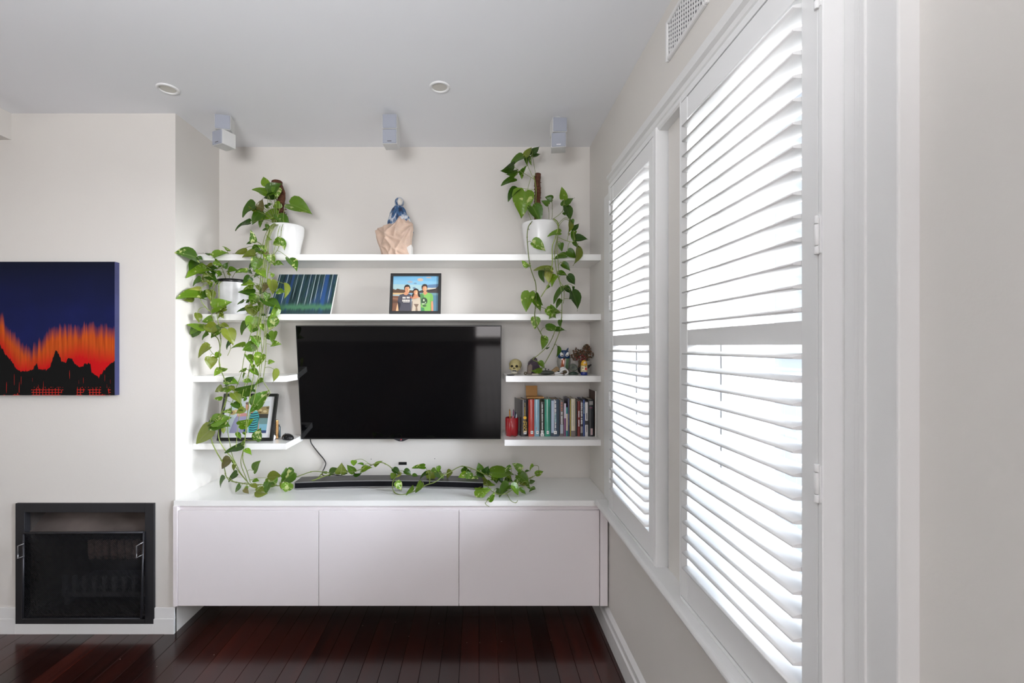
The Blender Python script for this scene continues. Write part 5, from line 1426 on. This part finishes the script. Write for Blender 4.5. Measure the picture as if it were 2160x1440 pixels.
L1 += D_([(1080,190,1050,385,.85,'m'),(1180,290,1215,375,.6,'m'),(980,270,890,400,.45,'d'),(1370,200,1290,355,.75,'v'),(1360,390,1350,540,.6,'m'),(1260,430,1320,500,.5,'d'),(1340,570,1460,550,.5,'v'),(940,600,770,590,.3,'m'),(1090,560,950,640,.8,'m'),(1080,460,1180,580,.6,'v'),(990,720,1090,830,.5,'m'),(1200,700,1130,860,.7,'m'),(1290,810,1365,800,.7,'m'),(1370,910,1380,1080,.4,'o'),(970,920,870,920,.45,'m'),(1050,910,1150,980,.55,'m'),(960,960,930,1030,.25,'m'),(950,1060,1050,1080,.5,'v'),(870,1210,1080,1150,.6,'d'),(1210,1070,1100,1115,.4,'m'),(1060,1190,1110,1220,.5,'d'),(1100,1420,1235,1205,.6,'v'),(970,1300,950,1350,.6,'d'),(1130,340,1060,390,.5,'m'),(1050,840,1090,900,.5,'m')])
L1 += E_([(830,230,760,300,.7,'o'),(680,260,590,270,.5,'v'),(970,200,920,290,.5,'m'),(775,440,925,390,.6,'m'),(985,620,1035,485,.65,'v'),(740,540,800,605,.5,'m'),(820,530,850,560,.5,'d'),(840,640,790,680,.5,'m'),(820,690,630,740,.35,'d'),(840,740,930,775,.45,'m'),(670,860,570,945,.6,'b'),(690,870,720,910,.5,'m'),(730,920,715,980,.5,'o'),(955,990,1025,880,.45,'m'),(750,1090,650,1150,.5,'d'),(605,1160,535,1250,.3,'d'),(950,1110,1010,1110,.6,'m'),(790,1210,730,1270,.5,'m'),(1000,1210,1090,1230,.5,'o'),(830,1230,880,1270,.6,'b'),(1130,1225,1105,1330,.6,'m'),(980,1280,1090,1310,.4,'o'),(1120,1080,1265,1050,.6,'o'),(1100,1150,1200,1190,.6,'v'),(1160,1160,1240,1110,.4,'m'),(1340,1070,1350,980,1.0,'m'),(1440,1080,1290,1180,.7,'m'),(1375,1215,1340,1315,1.0,'v'),(1290,1180,1300,1250,.6,'o'),(920,1180,1000,1200,.4,'o'),(880,1210,820,1240,.5,'m')])
L1 += F_([(945,340,1040,255,.4,'d'),(1110,340,1130,220,1.0,'o'),(1200,330,1120,340,.4,'d'),(1310,310,1215,230,.6,'m'),(1300,145,1298,212,1.0,'m'),(1410,300,1525,230,.35,'m'),(1300,340,1390,345,.35,'d'),(1430,215,1375,180,.3,'d'),(1620,240,1690,160,.3,'m'),(1880,270,1975,320,.6,'d'),(1900,340,1880,440,.6,'m'),(1970,320,1940,390,.4,'y'),(1925,540,2000,635,.7,'v'),(900,330,850,315,.5,'m')])
L1 += G_([(480,210,345,205,.35,'m'),(520,300,430,330,.4,'d'),(570,275,550,402,.85,'o'),(580,250,635,280,.7,'m'),(660,210,670,280,.7,'m'),(640,290,710,350,.8,'d'),(700,330,735,370,.6,'m'),(210,270,295,310,.6,'d'),(320,330,385,330,.5,'d'),(440,520,360,625,.5,'m'),(330,550,240,625,.35,'m'),(840,280,780,355,.6,'o'),(1000,230,1080,290,.6,'d'),(1030,300,950,350,.7,'m'),(1090,300,1060,395,.8,'m'),(1150,345,1160,432,.9,'m'),(1230,262,1210,182,.9,'d'),(1300,305,1330,222,.9,'d'),(1250,290,1350,310,.5,'d'),(1370,300,1640,298,.35,'m'),(1640,230,1560,265,.5,'v'),(1775,255,1685,185,.7,'v'),(1730,330,1865,395,.7,'m'),(1940,200,1890,250,.4,'m'),(1830,285,1880,260,.3,'d'),(1975,325,2055,280,.6,'m'),(1890,410,1950,410,.7,'d'),(1870,470,1890,545,.4,'m'),(1962,512,1890,532,.4,'d'),(1690,490,1740,370,.35,'v'),(1640,575,1742,682,.5,'m'),(1610,600,1485,700,.5,'d'),(1340,745,1410,665,.5,'m'),(1165,625,1330,630,.5,'m'),(1220,590,1305,515,.8,'m'),(1240,460,1170,490,.5,'o'),(1450,540,1560,560,.5,'d'),(1540,480,1640,500,.4,'d'),(1750,540,1832,580,.5,'m'),(1430,400,1455,492,.7,'m'),(1380,380,1470,370,.5,'m'),(1480,360,1525,420,.6,'d'),(1560,390,1650,400,.6,'d'),(1760,430,1850,440,.5,'o'),(1250,420,1335,500,.6,'o'),(1180,310,1280,345,.5,'d'),(1590,340,1645,370,.5,'m'),(1330,420,1400,470,.5,'m')])
V1 = [
 ([(580,470,2.56),(569,478,2.50),(558,500),(552,530),(549,565),(551,600),(549,640),(545,680),(540,715),(534,745),(526,775),(523,800),(518,825)], 0.0018),
 ([(588,472,2.56),(576,482,2.50),(566,515),(567,550),(563,590),(560,625),(553,655),(549,690),(551,720),(553,752),(550,785),(545,815)], 0.0018),
 ([(584,472,2.55),(573,480,2.49),(563,520),(557,570),(553,620),(549,660),(544,700),(540,735),(531,770),(520,800),(512,830),(507,860),(503,890),(500,920),(497,950)], 0.0018),
 ([(592,474,2.56),(588,484,2.50),(584,505),(579,525),(574,545),(566,570),(563,600)], 0.0016),
 ([(583,470,2.56),(572,476,2.50),(566,490),(560,520),(555,560),(553,610),(552,660),(548,700),(543,740),(535,790),(528,830),(522,870),(519,898),(516,933),(512,967),(521,994),(528,1017)], 0.0024),
 ([(590,472,2.56),(578,480,2.50),(568,505),(562,560),(557,610),(555,650),(558,690),(556,730),(549,760),(546,790),(541,810),(537,838),(528,870),(520,905),(514,945),(508,975),(516,1000),(524,1020)], 0.0022),
 ([(598,470,2.56),(594,482,2.50),(592,500),(588,520),(583,530),(576,540),(571,556),(566,572)], 0.0018),
 ([(581,474,2.54),(570,482,2.50),(561,530),(559,600),(561,640),(561,716),(561,747),(559,771),(556,793),(556,806),(569,826),(564,836),(556,850)], 0.0020),
 ([(578,476,2.53),(563,500),(556,540),(548,600),(545,640),(540,670),(530,701),(517,744),(512,770),(510,785),(504,802),(497,822),(490,850),(484,880),(480,905),(485,935),(490,960),(498,978),(508,998),(524,1018)], 0.0020),
 ([(445,880),(443,900),(445,917),(448,934),(458,955),(469,974),(474,990),(477,1004),(488,1014),(518,1020),(545,1022),(566,1021)], 0.0030),
 ([(470,880),(462,900),(462,925),(474,948),(488,964),(495,980),(505,996),(520,1014)], 0.0026),
 ([(566,1021),(590,1024),(606,1014),(622,1007),(640,1000),(660,994),(680,995),(700,997),(715,993),(740,995),(760,990),(775,985),(788,979),(803,975),(815,979),(825,986),(831,996),(838,1002)], 0.0026),
 ([(642,1019,2.55),(668,1010,2.57),(690,1002,2.59),(712,997,2.62)], 0.0032),
 ([(668,1010,2.57),(676,1002,2.60),(684,994,2.63)], 0.0030),
 ([(838,1002,2.60),(830,1012,2.52),(828,1026,2.47),(832,1038,2.46),(845,1043,2.45),(862,1040,2.46),(882,1032,2.48),(898,1023,2.49),(918,1016,2.50),(935,1003,2.53),(950,995,2.56),(963,987,2.58),(975,983,2.60),(990,986,2.60),(1010,994,2.59),(1030,1004,2.57)], 0.0027),
 ([(1030,1004),(1050,1012),(1075,1016),(1100,1012),(1115,1008),(1126,1004),(1138,998)], 0.0022),
 ([(1024,1012),(1032,1030),(1048,1041),(1066,1041),(1082,1032),(1098,1022),(1112,1012),(1124,1006)], 0.0020),
 ([(1066,1036),(1072,1046,2.40),(1078,1056,2.35),(1088,1060,2.34),(1092,1055,2.35)], 0.0016),
 ([(1026,1036),(1022,1048,2.42),(1024,1062,2.345),(1032,1068,2.34)], 0.0014),
]
make_plant(p1, L1, V1, y1)

# ---- plant on the second shelf
p2 = thing('pothos_plant', 'bushy pothos in white pot with black rim on the second shelf', 'potted plant', (-1.425, 2.64, ZB))
M_marb = mat('pot_marbled', (0.80, 0.80, 0.82), 0.3, var=0.10, vscale=14)
pp = pot_mesh(p2, [(0.066, 0.0), (0.069, 0.004), (0.078, 0.10), (0.083, 0.185), (0.083, 0.195), (0.080, 0.197), (0.078, 0.18)], 0.077, 0.185, M_marb)
bm = B(); n = 40; rings = []
for r, h in ((0.0842, 0.186), (0.0855, 0.188), (0.0855, 0.203), (0.082, 0.204), (0.078, 0.200), (0.078, 0.186)):
    rings.append([bm.verts.new((r*math.cos(2*math.pi*i/n), r*math.sin(2*math.pi*i/n), h)) for i in range(n)])
for a, b in zip(rings, rings[1:]):
    for i in range(n): bm.faces.new((a[i], a[(i+1) % n], b[(i+1) % n], b[i])).smooth = True
obj('rim', bm, M_blackpl, p2)
def y2(px, py):
    y = 2.54 if py < 590 else 2.48
    return min(y, 1.553*F/(CX - px))
L2 = B_([(300,310,50,210,.4,'m'),(290,310,350,370,.6,'d'),(370,330,480,360,.5,'m'),(440,470,175,505,.35,'m'),(350,400,210,470,.4,'d'),(590,270,500,290,.3,'d'),(600,270,655,330,.6,'m'),(660,330,840,240,.35,'m'),(800,210,735,120,.4,'m'),(660,380,750,440,.7,'m'),(750,470,790,390,.7,'d'),(810,510,945,495,.45,'m'),(945,510,1085,520,.35,'v'),(440,490,640,460,.3,'d'),(370,520,480,560,.6,'m'),(560,430,470,440,.5,'o'),(620,520,700,590,.5,'m'),(500,580,420,690,.8,'o'),(500,600,650,650,.6,'d'),(390,650,250,715,.4,'d'),(350,790,160,830,.6,'y'),(370,920,45,860,.3,'m'),(250,910,140,965,.5,'o'),(490,820,430,930,.7,'d'),(520,810,560,965,.7,'o'),(500,680,565,750,.5,'o'),(580,1080,815,975,.6,'m'),(770,1090,620,1140,.5,'o'),(680,1170,735,1225,.6,'o'),(330,1160,370,1290,.6,'o'),(440,1385,200,1310,.4,'m'),(340,1350,210,1450,.7,'m'),(550,1230,410,1270,.6,'m'),(700,1330,810,1350,.5,'o'),(500,1330,600,1440,.8,'o'),(800,540,835,580,.6,'o'),(560,500,620,570,.6,'d'),(480,540,560,600,.6,'m'),(700,560,640,600,.5,'d'),(600,640,640,720,.5,'d'),(540,700,520,780,.4,'d'),(700,430,640,470,.4,'m')])
L2 += D_([(300,330,220,465,.75,'d'),(630,370,470,455,.55,'m'),(560,300,430,400,.8,'o'),(450,410,360,475,.4,'d'),(720,360,830,540,.7,'o'),(640,310,735,300,.5,'o'),(760,530,690,610,.4,'d'),(480,600,335,720,.45,'o'),(600,680,555,755,.8,'m'),(490,740,510,885,.9,'o'),(610,900,550,990,.7,'m'),(620,910,725,910,.5,'m'),(690,1110,790,1010,.5,'d'),(700,1080,865,1070,.4,'v'),(640,1150,540,1210,.6,'o'),(770,1170,610,1190,.4,'m'),(760,1150,830,1200,.6,'o'),(640,1310,550,1300,.55,'m'),(800,1240,920,1340,.7,'o'),(800,1380,940,1440,.5,'d'),(660,140,590,190,.5,'o')])
L2 += E_([(460,390,640,340,.7,'m'),(460,450,680,430,.45,'m'),(470,380,365,440,.4,'d'),(450,480,255,640,.6,'o'),(580,470,590,540,.6,'o')])
V2 = [
 ([(465,592,2.58),(455,598,2.50),(450,612),(447,640),(447,665),(450,680),(447,700),(460,715),(464,735),(462,760),(464,775),(472,795),(478,815),(476,840),(470,865),(465,885)], 0.0026),
 ([(470,592,2.58),(462,600,2.50),(462,625),(458,660),(462,690),(466,720),(462,750),(466,780),(474,800),(480,822),(476,850),(462,880),(458,895)], 0.0024),
 ([(460,590,2.58),(446,596,2.50),(428,604),(422,620),(424,634),(436,650),(448,660)], 0.0020),
 ([(458,590,2.58),(440,580,2.50),(428,562),(420,552)], 0.0018),
 ([(476,588,2.58),(470,570),(462,555)], 0.0016),
 ([(484,586,2.60),(483,560),(481,535)], 0.0015),
 ([(490,586,2.60),(496,575),(503,572)], 0.0015),
 ([(431,720),(438,730),(446,742),(456,752)], 0.0014),
 ([(480,750),(486,735),(484,722)], 0.0014),
]
make_plant(p2, L2, V2, y2)

# ---- plant beside the window
p3 = thing('pothos_plant', 'pothos with brown moss pole in tapered white pot near the window', 'potted plant', (0.355, 2.64, ZA))
pot3 = pot_mesh(p3, [(0.074, 0.0), (0.079, 0.004), (0.086, 0.05), (0.098, 0.13), (0.106, 0.185), (0.106, 0.197), (0.103, 0.201), (0.099, 0.197), (0.096, 0.16)], 0.096, 0.178)
bm = B(); prism(bm, [(-0.0784, 0.154), (-0.072, 0.154), (-0.0752, 0.166)], -0.074, -0.0715); box(bm, -0.082, -0.068, -0.074, -0.070, 0.148, 0.1515)
obj('maker_mark', bm, mat('mark_grey', (0.25, 0.25, 0.26), 0.5), pot3)
bm = B(); tube(bm, [(-0.014 + 0.002*math.sin(k*1.7), 0.0, 0.15 + 0.342*k/12) for k in range(13)], 0.0175, 12)
for k in range(70):
    z = 0.18 + 0.30*k/70; a = k*2.4
    tube(bm, [(-0.014 + 0.017*math.cos(a), 0.017*math.sin(a), z), (-0.014 + 0.0205*math.cos(a + 0.5), 0.0205*math.sin(a + 0.5), z + 0.004)], 0.0022, 4)
obj('moss_pole', bm, M_moss, p3)
def y3(px, py):
    if py < 460: return 2.60
    if py < 720: return 2.487
    return 2.56
L3 = H_([(690,440,380,590,.35,'d'),(480,640,205,850,.4,'d'),(555,780,325,890,.4,'d'),(690,880,755,660,.35,'m'),(680,870,660,960,.7,'m'),(490,950,195,1095,.35,'d'),(580,1215,340,1430,.4,'d'),(770,450,875,225,.5,'o'),(880,320,765,600,.35,'d'),(900,400,1070,195,.45,'d'),(930,450,1100,360,.35,'d'),(880,440,870,620,.3,'m'),(640,800,570,820,.5,'d')])
L3 += I_([(450,640,415,890,.8,'m'),(530,800,620,965,.65,'m'),(530,1190,670,1260,.6,'v')])
L3 += K_([(490,255,480,55,.6,'m'),(490,370,665,230,.4,'d'),(540,390,640,610,.5,'d'),(300,250,175,215,.8,'d'),(225,350,115,280,.65,'d'),(490,500,530,545,.6,'d'),(640,620,675,700,.6,'d'),(610,640,620,850,.3,'o'),(680,810,765,680,.5,'d'),(690,830,640,980,.5,'d'),(700,980,915,945,.5,'d'),(440,850,235,850,.4,'m'),(700,1000,760,1120,.4,'d'),(750,1100,740,1410,.25,'o'),(450,1040,450,1170,.7,'d'),(540,1260,340,1290,.4,'d'),(570,1180,715,1290,.7,'d'),(480,1410,600,1440,.6,'m'),(600,860,590,900,.6,'b')])
L3 += J_([(220,220,130,90,.6,'v'),(290,200,190,240,.4,'v'),(760,320,430,220,.25,'o'),(580,300,540,545,.4,'d'),(720,320,680,558,.65,'y'),(860,430,740,620,.5,'m'),(700,640,640,705,.7,'m'),(990,180,1150,300,.6,'d'),(900,370,1090,390,.4,'d'),(1110,430,1290,590,.6,'d'),(1040,690,770,970,.2,'d'),(1040,680,1210,790,.5,'d'),(1200,770,1370,1120,.45,'d'),(1230,660,1230,750,.5,'d'),(1160,930,1160,840,.4,'d'),(960,950,850,1110,.45,'d'),(280,790,170,1160,.62,'m'),(340,870,540,1165,.4,'m'),(420,820,520,1060,.55,'d'),(650,1150,850,1325,.6,'v'),(800,1210,750,1050,.6,'m'),(800,1200,960,1210,.5,'m'),(840,1250,700,1340,.5,'v')])
L3 += L_([(400,200,385,435,.75,'v'),(650,430,910,410,.5,'m'),(950,260,920,390,.6,'d'),(830,480,1035,430,.35,'d'),(560,620,580,885,.5,'m'),(600,660,670,710,.6,'m'),(640,860,710,850,.4,'d'),(480,1170,605,1285,.55,'m'),(540,1310,320,1390,.35,'m'),(880,830,885,1050,.25,'m')])
V3 = [
 ([(1124,464,2.58),(1120,470,2.52),(1114,480),(1112,500),(1114,530),(1118,560),(1124,580),(1130,598),(1131,620),(1129,650),(1128,668),(1134,690),(1141,703),(1145,712)], 0.0026),
 ([(1168,462,2.58),(1176,468,2.54),(1177,482),(1172,500),(1165,520),(1165,550),(1163,570),(1160,588),(1156,602),(1148,615),(1141,626)], 0.0026),
 ([(1170,462,2.58),(1178,472,2.52),(1176,500),(1170,530),(1172,560),(1176,580),(1182,600),(1185,630),(1185,660),(1184,680),(1181,697),(1174,716),(1166,735),(1156,754),(1148,768)], 0.0022),
 ([(1166,462,2.58),(1177,478,2.50),(1175,520),(1178,560),(1180,590),(1188,605),(1190,622),(1188,640)], 0.0018),
 ([(1172,690),(1168,705),(1160,722),(1150,735),(1136,748),(1124,758),(1140,764)], 0.0020),
 ([(1166,462,2.60),(1180,452,2.60),(1188,442,2.60),(1190,430,2.60)], 0.0014),
 ([(1164,462,2.60),(1165,445,2.60),(1164,425,2.60)], 0.0013),
 ([(1158,462,2.60),(1158,448,2.60),(1156,436,2.60)], 0.0013),
 ([(1178,500),(1190,506),(1205,510),(1212,508)], 0.0016),
 ([(1130,460,2.60),(1130,430,2.60),(1131,400,2.60),(1128,380,2.60),(1126,370,2.60)], 0.0022),
 ([(1128,380,2.60),(1120,365,2.60),(1113,348,2.60),(1110,335,2.60)], 0.0013),
 ([(1130,372,2.60),(1127,350,2.60),(1124,335,2.60)], 0.0013),
 ([(1127,378,2.60),(1110,368,2.60),(1095,360,2.60),(1085,352,2.60)], 0.0013),
 ([(1127,400,2.60),(1108,398,2.60),(1094,398,2.60)], 0.0013),
 ([(1122,468,2.56),(1117,455,2.58),(1112,440,2.59),(1110,415,2.60),(1114,395,2.60),(1120,375,2.60)], 0.0015),
]
make_plant(p3, L3, V3, y3)
